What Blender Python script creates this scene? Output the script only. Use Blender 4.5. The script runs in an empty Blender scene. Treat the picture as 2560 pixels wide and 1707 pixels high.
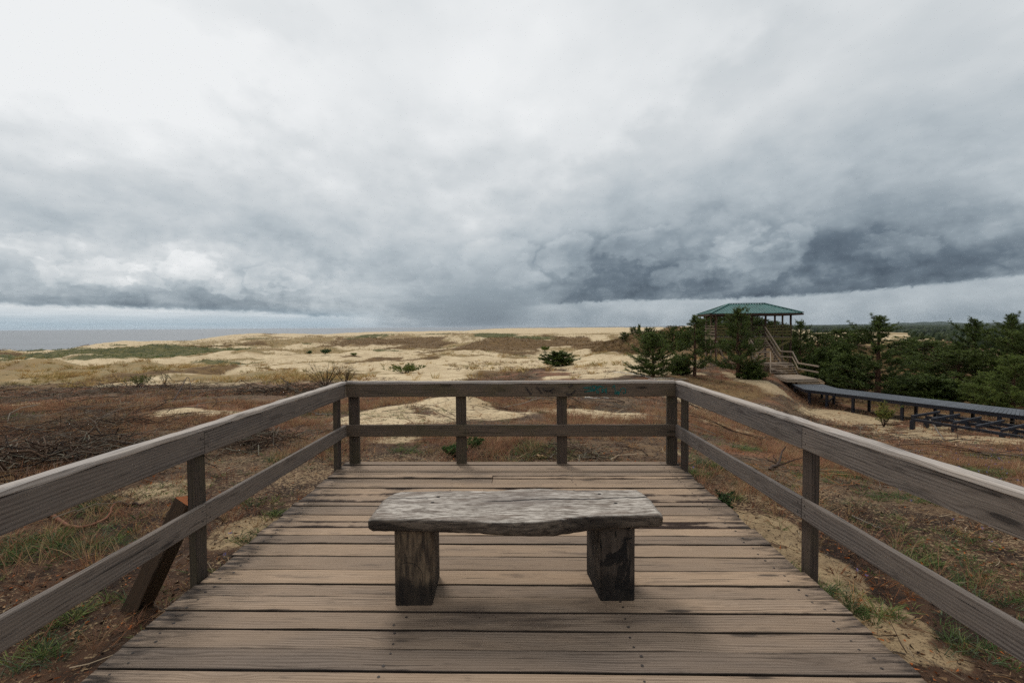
import bpy, math, random
import numpy as np
R = math.radians
S = bpy.context.scene
COL = S.collection
rng = np.random.default_rng(7)
random.seed(7)
F = 1209.0          # focal length in photo pixels (2560 wide)
CZ = 1.6            # eye height above the deck

# ---------------------------------------------------------------- camera
PITCH, ROLL = math.atan(37.3 / F), R(0.38)
fwd = np.array([0, math.cos(PITCH), -math.sin(PITCH)])
up0 = np.array([0, math.sin(PITCH), math.cos(PITCH)])
rt0 = np.array([1.0, 0, 0])
rt = rt0 * math.cos(ROLL) - up0 * math.sin(ROLL)
up = up0 * math.cos(ROLL) + rt0 * math.sin(ROLL)
from mathutils import Matrix, Vector
cd = bpy.data.cameras.new('camera'); cam = bpy.data.objects.new('camera', cd); COL.objects.link(cam)
cd.sensor_width = 36; cd.lens = F / 2560 * 36; cd.clip_start = 0.05; cd.clip_end = 120000
M = Matrix([[rt[0], up[0], -fwd[0], 0], [rt[1], up[1], -fwd[1], 0], [rt[2], up[2], -fwd[2], CZ], [0, 0, 0, 1]])
cam.matrix_world = M
S.camera = cam

def ray(px, py):
    """direction of the photo pixel (2560x1707), scaled so its y component is 1"""
    d = fwd * F + rt * (px - 1280) - up * (py - 853.5)
    return d / d[1]
def P(px, py, z):
    """point at height z seen at the pixel"""
    d = ray(px, py); t = (z - CZ) / d[2]
    return np.array([d[0] * t, t, z])
def PD(px, py, D):
    d = ray(px, py)
    return np.array([d[0] * D, D, CZ + d[2] * D])

# ---------------------------------------------------------------- object helpers
def tag(o, label=None, cat=None, group=None, kind=None):
    if label: o['label'] = label
    if cat: o['category'] = cat
    if group: o['group'] = group
    if kind: o['kind'] = kind
    return o
def empty(name, loc=(0, 0, 0), **k):
    o = bpy.data.objects.new(name, None); COL.objects.link(o)
    o.location = loc; o.empty_display_size = 0.2
    return tag(o, **k)
def add(name, me, parent=None, **k):
    o = bpy.data.objects.new(name, me); COL.objects.link(o)
    if parent is not None:
        o.parent = parent
    return tag(o, **k)

def mesh_np(name, V, Fs, mats, cols=None, midx=None, smooth=False, attrs=None):
    """V (n,3); Fs list of int arrays (k, nv)"""
    me = bpy.data.meshes.new(name)
    V = np.asarray(V, dtype=np.float32)
    me.vertices.add(len(V)); me.vertices.foreach_set('co', V.ravel())
    Fs = [np.asarray(f, dtype=np.int32) for f in Fs if len(f)]
    lt = np.concatenate([np.full(len(f), f.shape[1], np.int32) for f in Fs])
    li = np.concatenate([f.ravel() for f in Fs])
    ls = np.concatenate([[0], np.cumsum(lt)[:-1]]).astype(np.int32)
    me.loops.add(len(li)); me.loops.foreach_set('vertex_index', li)
    me.polygons.add(len(lt)); me.polygons.foreach_set('loop_start', ls); me.polygons.foreach_set('loop_total', lt)
    if midx is not None: me.polygons.foreach_set('material_index', np.asarray(midx, np.int32))
    me.polygons.foreach_set('use_smooth', np.full(len(lt), bool(smooth)))
    me.update(calc_edges=True)
    if cols is not None:
        a = me.attributes.new('col', 'FLOAT_COLOR', 'POINT')
        c = np.ones((len(V), 4), np.float32); c[:, :3] = cols
        a.data.foreach_set('color', c.ravel())
    for nm, arr in (attrs or {}).items():
        a = me.attributes.new(nm, 'FLOAT', 'POINT'); a.data.foreach_set('value', np.asarray(arr, np.float32))
    for m in mats: me.materials.append(m)
    return me

class MB:
    """collects boards and boxes; UV = metres along / across the board, bd = (random, across 0..1, extra)"""
    def __init__(s): s.v = []; s.f = []; s.uv = []; s.bd = []; s.mi = []
    def face(s, idx, uvs, bd, mi=0):
        s.f.append(idx); s.uv += uvs; s.bd += [bd] * len(idx) if not isinstance(bd, list) else bd; s.mi.append(mi)
    def beam(s, a, b, w, h, upv=(0, 0, 1), ch=0.004, mi=0, jit=0.0, nseg=1, extra=0.0, rnd=None, endcut=None):
        """bar from a to b, w across, h along upv; a,b are centre line ends; small chamfer; jit roughens it"""
        a = np.array(a, float); b = np.array(b, float); d = b - a; L = np.linalg.norm(d); d /= L
        u = np.array(upv, float); sd = np.cross(d, u); sd /= np.linalg.norm(sd); u = np.cross(sd, d)
        rnd = random.random() if rnd is None else rnd
        W, H = w / 2, h / 2; c = min(ch, W * .4, H * .4)
        prof = [(-W + c, -H), (W - c, -H), (W, -H + c), (W, H - c), (W - c, H), (-W + c, H), (-W, H - c), (-W, -H + c)]
        per = [0]
        for i in range(8):
            p, q = prof[i], prof[(i + 1) % 8]; per.append(per[-1] + math.hypot(p[0] - q[0], p[1] - q[1]))
        base = len(s.v); n = nseg + 1
        for k in range(n):
            t = k / nseg
            j = [(random.gauss(0, jit), random.gauss(0, jit)) for _ in range(4)] if jit else [(0, 0)] * 4
            for i, (x, y) in enumerate(prof):
                q = j[(i // 2) % 4]
                s.v.append(a + d * L * t + sd * (x + q[0]) + u * (y + q[1]))
        off = rnd * 31
        for k in range(nseg):
            u0, u1 = off + L * k / nseg, off + L * (k + 1) / nseg
            for i in range(8):
                A = base + k * 8 + i; B = base + k * 8 + (i + 1) % 8
                v0, v1 = per[i] + off, per[i + 1] + off
                c0 = (prof[i][0] + W) / w; c1 = (prof[(i + 1) % 8][0] + W) / w
                s.face([A, B, B + 8, A + 8], [(u0, v0), (u0, v1), (u1, v1), (u1, v0)],
                       [(rnd, c0, extra), (rnd, c1, extra), (rnd, c1, extra), (rnd, c0, extra)], mi)
        e = mi if endcut is None else endcut
        s.face([base + i for i in range(7, -1, -1)], [(off + prof[i][0] * .3, off + prof[i][1]) for i in range(7, -1, -1)], (rnd, .5, extra), e)
        o2 = base + nseg * 8
        s.face([o2 + i for i in range(8)], [(off + prof[i][0] * .3, off + prof[i][1]) for i in range(8)], (rnd, .5, extra), e)
    def disc(s, c, r, nrm, mi=0, n=7):
        c = np.array(c, float); nrm = np.array(nrm, float); t = np.cross(nrm, (0.3, .7, .2)); t /= np.linalg.norm(t); b = np.cross(nrm, t)
        base = len(s.v)
        for i in range(n):
            a = 2 * math.pi * i / n; s.v.append(c + t * math.cos(a) * r + b * math.sin(a) * r)
        s.face([base + i for i in range(n)], [(0, 0)] * n, (0.5, .5, 0), mi)
    def build(s, name, mats, parent=None, smooth=False, origin=None, **k):
        me = bpy.data.meshes.new(name)
        V = np.array(s.v)
        if origin is not None: V = V - np.array(origin)
        me.from_pydata([tuple(v) for v in V], [], s.f)
        uv = me.uv_layers.new(name='UVMap'); uv.data.foreach_set('uv', np.array(s.uv, np.float32).ravel())
        a = me.attributes.new('bd', 'FLOAT_COLOR', 'CORNER')
        bd = np.ones((len(s.bd), 4), np.float32); bd[:, :3] = s.bd; a.data.foreach_set('color', bd.ravel())
        me.polygons.foreach_set('material_index', np.array(s.mi, np.int32))
        for m in (mats if isinstance(mats, (list, tuple)) else [mats]): me.materials.append(m)
        me.update()
        o = add(name, me, parent, **k)
        if origin is not None: o.location = origin
        return o

def tubes(paths, radii, sides=4):
    """paths (N,K,3), radii (N,K) -> V, quads"""
    paths = np.asarray(paths, float); radii = np.asarray(radii, float)
    N, K, _ = paths.shape
    t = np.gradient(paths, axis=1); t /= np.linalg.norm(t, axis=2, keepdims=True) + 1e-9
    ref = np.array([0.13, 0.21, 0.97]); a = np.cross(t, ref); a /= np.linalg.norm(a, axis=2, keepdims=True) + 1e-9
    b = np.cross(t, a)
    an = np.arange(sides) * 2 * np.pi / sides
    ring = a[:, :, None, :] * np.cos(an)[None, None, :, None] + b[:, :, None, :] * np.sin(an)[None, None, :, None]
    V = paths[:, :, None, :] + ring * radii[:, :, None, None]
    V = V.reshape(-1, 3)
    idx = np.arange(N * K * sides).reshape(N, K, sides)
    q = np.stack([idx[:, :-1, :], np.roll(idx[:, :-1, :], -1, 2), np.roll(idx[:, 1:, :], -1, 2), idx[:, 1:, :]], -1).reshape(-1, 4)
    return V, q

# ---------------------------------------------------------------- node helper
class X:
    """number socket with operators that create Math nodes"""
    nt = None
    def __init__(s, sock): s.s = sock
    @staticmethod
    def m(op, *a, clamp=False):
        n = X.nt.nodes.new('ShaderNodeMath'); n.operation = op; n.use_clamp = clamp
        for i, v in enumerate(a):
            if isinstance(v, X): X.nt.links.new(v.s, n.inputs[i])
            else: n.inputs[i].default_value = float(v)
        return X(n.outputs[0])
    def __add__(s, o): return X.m('ADD', s, o)
    __radd__ = __add__
    def __sub__(s, o): return X.m('SUBTRACT', s, o)
    def __rsub__(s, o): return X.m('SUBTRACT', o, s)
    def __mul__(s, o): return X.m('MULTIPLY', s, o)
    __rmul__ = __mul__
    def __truediv__(s, o): return X.m('DIVIDE', s, o)
    def __neg__(s): return X.m('MULTIPLY', s, -1)
    def pow(s, o): return X.m('POWER', s, o)
    def exp(s): return X.m('EXPONENT', s)
    def clamp(s): return X.m('ADD', s, 0, clamp=True)
    def abs(s): return X.m('ABSOLUTE', s)
    def sin(s): return X.m('SINE', s)
def link(a, b): X.nt.links.new(a.s if isinstance(a, X) else a, b)
def node(t, **k):
    n = X.nt.nodes.new(t)
    for a, b in k.items(): setattr(n, a, b)
    return n
def sstep(v, lo, hi, a=0.0, b=1.0):
    n = node('ShaderNodeMapRange', interpolation_type='SMOOTHSTEP')
    link(v, n.inputs[0]); n.inputs[1].default_value = lo; n.inputs[2].default_value = hi
    n.inputs[3].default_value = a; n.inputs[4].default_value = b
    return X(n.outputs[0])
def comb(x, y, z):
    n = node('ShaderNodeCombineXYZ')
    for i, v in enumerate((x, y, z)):
        if isinstance(v, X): link(v, n.inputs[i])
        else: n.inputs[i].default_value = v
    return n.outputs[0]
def sep(v):
    n = node('ShaderNodeSeparateXYZ'); X.nt.links.new(v, n.inputs[0]); return X(n.outputs[0]), X(n.outputs[1]), X(n.outputs[2])
def noise(vec, scale, detail=4, rough=.55, dist=0.0, lac=2.0, color=False, ntype='FBM'):
    n = node('ShaderNodeTexNoise'); n.noise_type = ntype
    X.nt.links.new(vec, n.inputs['Vector']); n.inputs['Scale'].default_value = scale
    n.inputs['Detail'].default_value = detail; n.inputs['Roughness'].default_value = rough
    n.inputs['Lacunarity'].default_value = lac; n.inputs['Distortion'].default_value = dist
    return n.outputs['Color'] if color else X(n.outputs['Fac'])
def mixc(f, a, b, blend='MIX'):
    n = node('ShaderNodeMix', data_type='RGBA', blend_type=blend)
    if isinstance(f, X): link(f, n.inputs[0])
    else: n.inputs[0].default_value = f
    for i, v in ((6, a), (7, b)):
        if isinstance(v, (tuple, list)): n.inputs[i].default_value = (*v[:3], 1)
        else: X.nt.links.new(v, n.inputs[i])
    return n.outputs[2]
def ramp(f, stops, interp='LINEAR'):
    n = node('ShaderNodeValToRGB'); link(f, n.inputs[0]); cr = n.color_ramp; cr.interpolation = interp
    while len(cr.elements) < len(stops): cr.elements.new(.5)
    for e, (p, c) in zip(cr.elements, stops):
        e.position = p; e.color = (*c[:3], 1) if len(c) >= 3 else (c[0],) * 3 + (1,)
    return n.outputs[0]
def srgb(*c):
    return tuple((x / 255 / 12.92) if x / 255 <= .04045 else ((x / 255 + .055) / 1.055) ** 2.4 for x in c)
def new_mat(name, rough=.85, spec=.3):
    m = bpy.data.materials.new(name); m.use_nodes = True; X.nt = m.node_tree
    b = m.node_tree.nodes['Principled BSDF']; b.inputs['Roughness'].default_value = rough
    b.inputs['Specular IOR Level'].default_value = spec
    return m, b
def bump(h, b, strength=.5, dist=.01):
    n = node('ShaderNodeBump'); n.inputs['Strength'].default_value = strength; n.inputs['Distance'].default_value = dist
    link(h, n.inputs['Height']); X.nt.links.new(n.outputs[0], b.inputs['Normal'])
# ---------------------------------------------------------------- sky
W = bpy.data.worlds.new('World'); S.world = W; W.use_nodes = True
X.nt = W.node_tree; X.nt.nodes.clear()
def azel(px, py):
    d = ray(px, py); d = d / np.linalg.norm(d)
    return math.degrees(math.atan2(d[0], d[1])), math.degrees(math.asin(d[2]))
tc = node('ShaderNodeTexCoord'); dirv = tc.outputs['Generated']
dx, dy, dz = sep(dirv)
az = X.m('ARCTAN2', dx, dy) * 57.29578
el = X.m('ARCSINE', dz) * 57.29578
# cloud-deck coordinates: the layer seen in perspective, rotated so that its streaks run to the rain shaft
inv = X.m('MAXIMUM', dz, 0.0) + 0.10
qx, qy = dx / inv, dy / inv
a0 = R(azel(1130, 760)[0])
sx = qx * math.cos(a0) - qy * math.sin(a0)
sy = qx * math.sin(a0) + qy * math.cos(a0)
deck = comb(sx, sy * 0.42, 0.0)
deck2 = comb(sx, sy, 3.7)
ae = comb(az * 0.1, el * 0.14, 1.3)
wn = noise(ae, 2.2, 3, .5, color=True)
wx, wy, wz = sep(wn)
wn2 = noise(ae, 9.0, 3, .58, color=True)
vx, vy, vz = sep(wn2)
azw = az + (wx - .5) * 9.0 + (vx - .5) * 2.6
elw = el + (wy - .5) * 5.0 + (vy - .5) * 2.0
azs = az + (wx - .5) * 14.0
els = el + (wy - .5) * 9.0
def blob(px, py, rx, ry, amp, w=0, rot=0.0):
    a_, e_ = azel(px, py); a1, _ = azel(px + rx, py); _, e1 = azel(px, py - ry)
    ra, re = max(abs(a1 - a_), .3), max(abs(e1 - e_), .2)
    A, E = ((azs, els), (azw, elw), (az, el))[w]
    u = A - a_; v = E - e_
    if rot:
        c, s_ = math.cos(R(rot)), math.sin(R(rot)); u, v = u * c + v * s_, v * c - u * s_
    u = u * (1 / ra); v = v * (1 / re)
    return (-(u * u + v * v)).exp() * amp
def puff(px, py, rx, ry, amp, lo=.55, hi=1.15):
    """cumulus head: warped ellipse with a fairly crisp edge"""
    a_, e_ = azel(px, py); a1, _ = azel(px + rx, py); _, e1 = azel(px, py - ry)
    ra, re = abs(a1 - a_), abs(e1 - e_)
    u = (azw - a_) * (1 / ra); v = (elw - e_) * (1 / re)
    return sstep(u * u + v * v, lo, hi, amp, 0.0)
n1 = noise(deck, 1.05, 5, .50)
n2 = noise(deck2, 3.0, 4, .52)
n3 = noise(comb(az * 0.085 + (vx - .5) * .05, el * 0.15 + (vy - .5) * .05, 1.3), 2.4, 4, .52)
n4 = noise(comb(azw * 0.1, elw * 0.12, 5.5), 9.0, 4, .58)
bil = X.m('ABSOLUTE', noise(comb(az * 0.1 + (vx - .5) * .10, el * 0.125 + (vy - .5) * .10, 2.5), 4.2, 3, .5) - .5) * 4
L = X.m('ADD', sstep(el, 0.0, 24.0, .64, .88), 0.0)
L = L + (n1 - .5) * .52 + (n2 - .5) * .12
cum = sstep(el, 30.0, 6.0, 0.0, 1.0)
calm = 1.0 - sstep(az, 4.0, 14.0) * sstep(el, 15.0, 7.0) * .62
L = L + (n3 - .5) * .42 * cum * calm + (n4 - .5) * .09 * cum + (bil - .42) * .12 * sstep(el, 14.0, 5.0) * sstep(X.m('ABSOLUTE', az + 6.0), 6.0, 16.0, .25, 1.0)
L = L + sstep(el, 60.0, 90.0, 0.0, 0.05)
for b in [
    blob(150, 130, 520, 150, .06), blob(1100, 130, 560, 260, .10), blob(2350, 60, 420, 260, -.10),
    blob(2300, 420, 520, 230, -.13), blob(1750, 250, 240, 90, -.10, rot=25), blob(700, 60, 260, 80, -.06),
    blob(640, 300, 260, 60, -.09, rot=-25), blob(430, 480, 330, 70, -.07),
    blob(560, 500, 420, 90, -.03), blob(900, 620, 300, 80, -.08), blob(180, 560, 260, 60, -.10),
    blob(100, 640, 130, 55, .14), blob(450, 650, 200, 36, .14, 1), blob(330, 700, 120, 34, .16, 1), blob(250, 745, 420, 26, -.05, 1), blob(620, 730, 160, 34, -.06, 1), blob(300, 180, 700, 240, .07), blob(520, 470, 520, 130, .08), blob(1150, 560, 240, 120, .05), blob(2000, 560, 760, 130, -.12), blob(1250, 430, 300, 90, -.08),
    blob(1300, 520, 130, 50, -.06, 1), blob(1700, 420, 420, 110, -.10), blob(1450, 380, 260, 60, .08, rot=18),
    blob(1750, 640, 520, 90, -.27), blob(2250, 640, 420, 60, -.20), blob(1380, 700, 260, 80, -.16),
    blob(1100, 760, 190, 90, -.12, 2), blob(820, 690, 90, 60, .04, 1),
    blob(60, 40, 300, 200, .03), blob(1950, 130, 180, 130, -.06, rot=30)]:
    L = L + b
for q in [puff(1880, 645, 135, 62, .18,.1,1.25), puff(1985, 592, 48, 52, .13, .2, 1.3), puff(1850, 602, 60, 44, .10, .3, 1.3), puff(1760,650,60,36,.06,.3,1.3), puff(1910, 660, 90, 34, .07, .1, 1.4), puff(1300, 690, 50, 36, .10,.3,1.4), puff(1240, 660, 110, 70, .10), puff(1420, 640, 70, 60, .12),
          puff(1600, 610, 110, 50, .10), puff(760, 735, 100, 42, .10, .3, 1.4), puff(560, 700, 70, 28, .10),
          puff(290, 690, 110, 34, .09), puff(130, 665, 70, 40, .09), puff(470, 665, 80, 30, .10), puff(680, 700, 50, 26, .10), puff(400, 705, 40, 22, .07), puff(1130, 700, 70, 50, .08), puff(1700, 690, 80, 34, .08), puff(2240, 620, 120, 34, .09), puff(90, 600, 120, 44, .08)]:
    L = L + q
# dark flat cloud base on the right, its lower edge sharp
def edge(pts):
    n = node('ShaderNodeFloatCurve'); c = n.mapping.curves[0]
    ps = [azel(*p) for p in pts]
    lo, hi = -60.0, 60.0
    c.points[0].location = (0, (ps[0][1] + 2) / 20); c.points[1].location = (1, (ps[-1][1] + 2) / 20)
    for a_, e_ in ps: c.points.new((a_ - lo) / (hi - lo), (e_ + 2) / 20)
    n.mapping.update()
    link(((az - lo) * (1 / (hi - lo))).clamp(), n.inputs['Value'])
    return X(n.outputs[0]) * 20 - 2
eR = edge([(1150, 770), (1400, 762), (1500, 756), (1700, 752), (1933, 745), (2260, 722), (2420, 706), (2560, 690)])
tR = el - eR + (n4 - .5) * .9
fall = (X.m('MAXIMUM', tR, 0.0) * -0.27).exp()
base_up = sstep(tR, -.18, .35) * fall * sstep(az, -2.0, 9.0)
belowR = sstep(tR, .30, -.18) * sstep(az, 1.5, 9.0)
L = L - base_up * .34
L = L * (1 - belowR) + belowR * (.50 + (n3 - .5) * .5 + sstep(el, .2, 4.5, -.05, .10))
eL = edge([(0, 762), (300, 770), (500, 776), (680, 784), (800, 792), (1000, 800)])
tL = el - eL + (n4 - .5) * .7
fallL = (X.m('MAXIMUM', tL, 0.0) * -0.42).exp()
wL = sstep(az, -14.0, -21.0)
L = L - sstep(tL, -.15, .4) * fallL * wL * .27
belowL = sstep(tL, .25, -.2) * sstep(az, -15.0, -22.0)
strip = noise(comb(az * .05, el * .9, 8.0), 3.0, 5, .6)
L = L * (1 - belowL) + belowL * (.70 + (strip - .5) * .50 + sstep(el, .3, 1.8, -.04, .16))
# rain shaft
shaft = (-(az + 3.5) * (az + 3.5) * (1 / 60.0)).exp() * sstep(el, 12.0, 2.0)
L = L * (1 - shaft * .85) + shaft * .85 * sstep(el, 8.5, .3, .52, .24)
Lc = L.clamp()
sky_col = ramp(Lc, [(0.0, srgb(78, 90, 103)), (.2, srgb(104, 117, 129)), (.4, srgb(145, 157, 166)), (.6, srgb(182, 191, 197)),
                    (.8, srgb(210, 215, 218)), (1.0, srgb(240, 242, 243))])
blue = sstep(el, 2.6, .3) * sstep(az, -12.0, -22.0)
sky_col = mixc(blue * .45, sky_col, srgb(140, 172, 192))
nish = node('ShaderNodeTexSky', sky_type='NISHITA', sun_disc=False)
SUN_EL, SUN_AZ = 52.0, -25.0
nish.sun_elevation = R(SUN_EL); nish.sun_rotation = R(SUN_AZ)
bgN = node('ShaderNodeBackground'); X.nt.links.new(nish.outputs[0], bgN.inputs[0]); bgN.inputs[1].default_value = .06
bgC = node('ShaderNodeBackground'); X.nt.links.new(sky_col, bgC.inputs[0]); bgC.inputs[1].default_value = 1.0
mx = node('ShaderNodeMixShader'); mx.inputs[0].default_value = .97
X.nt.links.new(bgN.outputs[0], mx.inputs[1]); X.nt.links.new(bgC.outputs[0], mx.inputs[2])
wo = node('ShaderNodeOutputWorld'); X.nt.links.new(mx.outputs[0], wo.inputs[0])
W.cycles.sampling_method = 'MANUAL'; W.cycles.sample_map_resolution = 512

sl = bpy.data.lights.new('sun', 'SUN'); sl.energy = 1.5; sl.angle = R(14); sl.color = (1.0, .96, .90)
so = bpy.data.objects.new('sun', sl); COL.objects.link(so)
so.rotation_euler = (R(90 - SUN_EL), 0, R(180 - SUN_AZ) )
sd = Vector((math.sin(R(SUN_AZ)) * math.cos(R(SUN_EL)), math.cos(R(SUN_AZ)) * math.cos(R(SUN_EL)), math.sin(R(SUN_EL))))
so.rotation_euler = sd.to_track_quat('Z', 'Y').to_euler()
S.view_settings.view_transform = 'Standard'; S.view_settings.look = 'None'
S.view_settings.exposure = 0.0; S.view_settings.gamma = 1.0
S.cycles.use_adaptive_sampling = True; S.cycles.adaptive_threshold = .015; S.cycles.adaptive_min_samples = 12
S.cycles.use_denoising = False
S.cycles.max_bounces = 4; S.cycles.diffuse_bounces = 3; S.cycles.glossy_bounces = 2; S.cycles.volume_bounces = 0; S.cycles.transparent_max_bounces = 4
# ---------------------------------------------------------------- terrain heights
def hor(px): return 824.6 - 0.0066 * px
TX = np.array([-600, 0, 320, 640, 960, 1280, 1600, 1920, 2040, 2240, 2560, 3400], float)
TD = np.array([0.5, 6, 10, 16, 25, 40, 60, 80, 120, 170, 240, 330, 450, 650, 900, 1300, 2500, 6000, 50000], float)
TH = {0.5: [2.1] * 12, 6: [2.1, 2.1, 2.08, 2.05, 2.05, 2.05, 2.08, 2.2, 2.25, 2.3, 2.3, 2.3],
      10: [2.25, 2.25, 2.2, 2.2, 2.15, 2.15, 2.25, 2.65, 2.8, 2.95, 3.0, 3.0],
      16: [2.7, 2.7, 2.7, 2.6, 2.55, 2.6, 2.75, 3.5, 3.9, 4.1, 4.3, 4.3],
      25: [3.6, 3.6, 3.5, 3.4, 3.3, 3.3, 3.3, 4.4, 5.15, 5.4, 5.3, 5.2],
      40: [4.6, 4.6, 4.6, 4.6, 4.5, 4.4, 3.8, 4.1, 5.55, 5.9, 6.3, 6.3]}
TE = {60: [97, 98, 102, 108, 106, 106, 88, 72, 83.5, 95, 100, 100], 80: [86, 93, 98, 102, 100, 96, 78, 60, 70.0, 80, 90, 90],
      120: [76, 84, 90, 88, 88, 84, 70, 50, 58.0, 66, 74, 74], 170: [60, 70, 70, 72, 74, 66, 56, 44, 49.0, 54, 62, 62],
      240: [57, 61, 56, 56, 58, 54, 44, 38, 41.0, 44, 52, 52], 330: [56, 56.5, 44, 44, 45, 42, 34, 32, 34.0, 36, 44, 44],
      450: [75, 72, 30.5, 31, 32, 30, 26, 27, 29.0, 31, 38, 38], 650: [76, 78, 46, 13.2, 20, 19, 16, 22, 24.0, 26, 32, 32],
      900: [56, 57, 56, 24, 10.2, 10, 9, 17, 19.0, 21, 27, 27], 1300: [39.5, 39.5, 39.5, 39, 24, 4.2, 4, 13, 15.5, 18, 20, 20],
      2500: [22, 22, 22, 22, 22, 22, 21, 10, 10.5, 11, 12, 12], 6000: [9] * 7 + [4.5, 4.5, 4.5, 4.6, 4.6], 50000: [1.2] * 7 + [.6] * 5}
TZ = np.array([[CZ - h for h in TH[d]] if d in TH else [CZ - d * e / F for e in TE[d]] for d in TD])
def vnoise(x, y, seed=0):
    xi = np.floor(x).astype(np.int64); yi = np.floor(y).astype(np.int64); xf = x - xi; yf = y - yi
    def h(a, b):
        n = (a * 374761393 + b * 668265263 + seed * 974634777) & 0xffffffff
        n = ((n ^ (n >> 13)) * 1274126177) & 0xffffffff
        return ((n ^ (n >> 16)) & 0xffff) / 65535.0
    u = xf * xf * xf * (xf * (xf * 6 - 15) + 10); v = yf * yf * yf * (yf * (yf * 6 - 15) + 10)
    return (h(xi, yi) * (1 - u) + h(xi + 1, yi) * u) * (1 - v) + (h(xi, yi + 1) * (1 - u) + h(xi + 1, yi + 1) * u) * v
def fbm(x, y, o=4, seed=0, g=.5):
    s = 0; a = 1; t = 0
    for i in range(o):
        s = s + a * (vnoise(x * 2 ** i + i * 17.3, y * 2 ** i - i * 9.1, seed + i) - .5) * 2; t += a; a *= g
    return s / t
def cr(t, p0, p1, p2, p3):
    return .5 * (2 * p1 + (p2 - p0) * t + (2 * p0 - 5 * p1 + 4 * p2 - p3) * t * t + (3 * p1 - p0 - 3 * p2 + p3) * t ** 3)
def basez(x, y):
    th = np.arctan2(x, np.maximum(y, 1e-6) * (y > 0) + 1e-6 * (y <= 0)); th = np.clip(np.where(y > 0, th, np.sign(x) * 1.6), -R(60), R(60))
    r = np.hypot(x, y); D = np.where(y > 0, np.maximum(y, r * .5), r * .5); D = np.clip(D, .6, 49000)
    px = np.clip(1280 + F * np.tan(th), TX[0], TX[-1] - 1)
    i = np.clip(np.searchsorted(TX, px, 'right') - 1, 0, len(TX) - 2); t = (px - TX[i]) / (TX[i + 1] - TX[i]); t = np.clip(t, 0, 1)
    lt = np.log(TD); j = np.clip(np.searchsorted(lt, np.log(D), 'right') - 1, 0, len(TD) - 2); s = (np.log(D) - lt[j]) / (lt[j + 1] - lt[j])
    n0, n1 = len(TD) - 1, len(TX) - 1
    rows = []
    for dj in (-1, 0, 1, 2):
        jj = np.clip(j + dj, 0, n0)
        ts = t * t * (3 - 2 * t)
        rows.append(TZ[jj, i] * (1 - ts) + TZ[jj, np.clip(i + 1, 0, n1)] * ts)
    far = np.clip((D - 90) / 60, 0, 1)
    lin = rows[1] * (1 - s) + rows[2] * s
    return cr(s, *rows) * (1 - far) + lin * far
BUMPS = []   # (x, y, rx, ry, h)
def bump_at(px, D, rpx, ry, h):
    d = ray(px, 820); BUMPS.append((d[0] * D, D, rpx * D / F, ry, h))
bump_at(1606, 150, 125, 22, 4.5)      # brown dune with young pines
bump_at(1700, 130, 80, 18, 3.8)
bump_at(1845, 78, 110, 11, 2.9)      # ridge behind the tower
bump_at(1290, 250, 150, 26, 4.2)     # dark heath dune
bump_at(1210, 560, 130, 40, 3.0)
bump_at(990, 540, 120, 40, 3.5); bump_at(1130, 430, 90, 30, 3.2); bump_at(840, 430, 100, 34, 3.0)
bump_at(720, 380, 80, 30, 4.0); bump_at(440, 215, 95, 18, 2.6); bump_at(350, 200, 60, 14, 2.2)
bump_at(215, 190, 80, 12, 2.0); bump_at(110, 175, 34, 8, 1.5); bump_at(75, 180, 20, 6, 1.1); bump_at(17, 190, 22, 6, 1.2)
bump_at(150, 74, 150, 7, .7); bump_at(340, 72, 90, 6, .6); bump_at(30, 74, 90, 6, .5)
bump_at(610, 150, 110, 16, 1.6); bump_at(900, 170, 120, 18, 1.8); bump_at(1150, 125, 190, 22, 1.6)
bump_at(1000, 64, 110, 5, .7); bump_at(560, 62, 90, 5, .6)
bump_at(2090, 70, 110, 9, 1.5); bump_at(2280, 60, 100, 8, 1.2); bump_at(1955, 46, 60, 5, .3)
bump_at(1150, 17, 120, 3.2, .35); bump_at(470, 15, 90, 1.5, .18)
bump_at(1350, 45, 90, 8, .5); bump_at(2160, 640, 140, 70, 3.2); bump_at(1460, 330, 120, 30, 3.0)
HUM = []
_r = np.random.default_rng(91)
for _ in range(130):
    D_ = math.exp(_r.uniform(math.log(105), math.log(640))); px_ = _r.uniform(-60, 1760); g_ = ray(px_, 820)
    rr0 = _r.uniform(2.6, 7.5) * (D_ / 260) ** .55; HUM.append((g_[0] * D_, D_, rr0 * _r.uniform(1.1, 2.6), rr0 * _r.uniform(.7, 1.2), _r.uniform(.5, 1.35) * (D_ / 220) ** .5, _r.random()))
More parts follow.
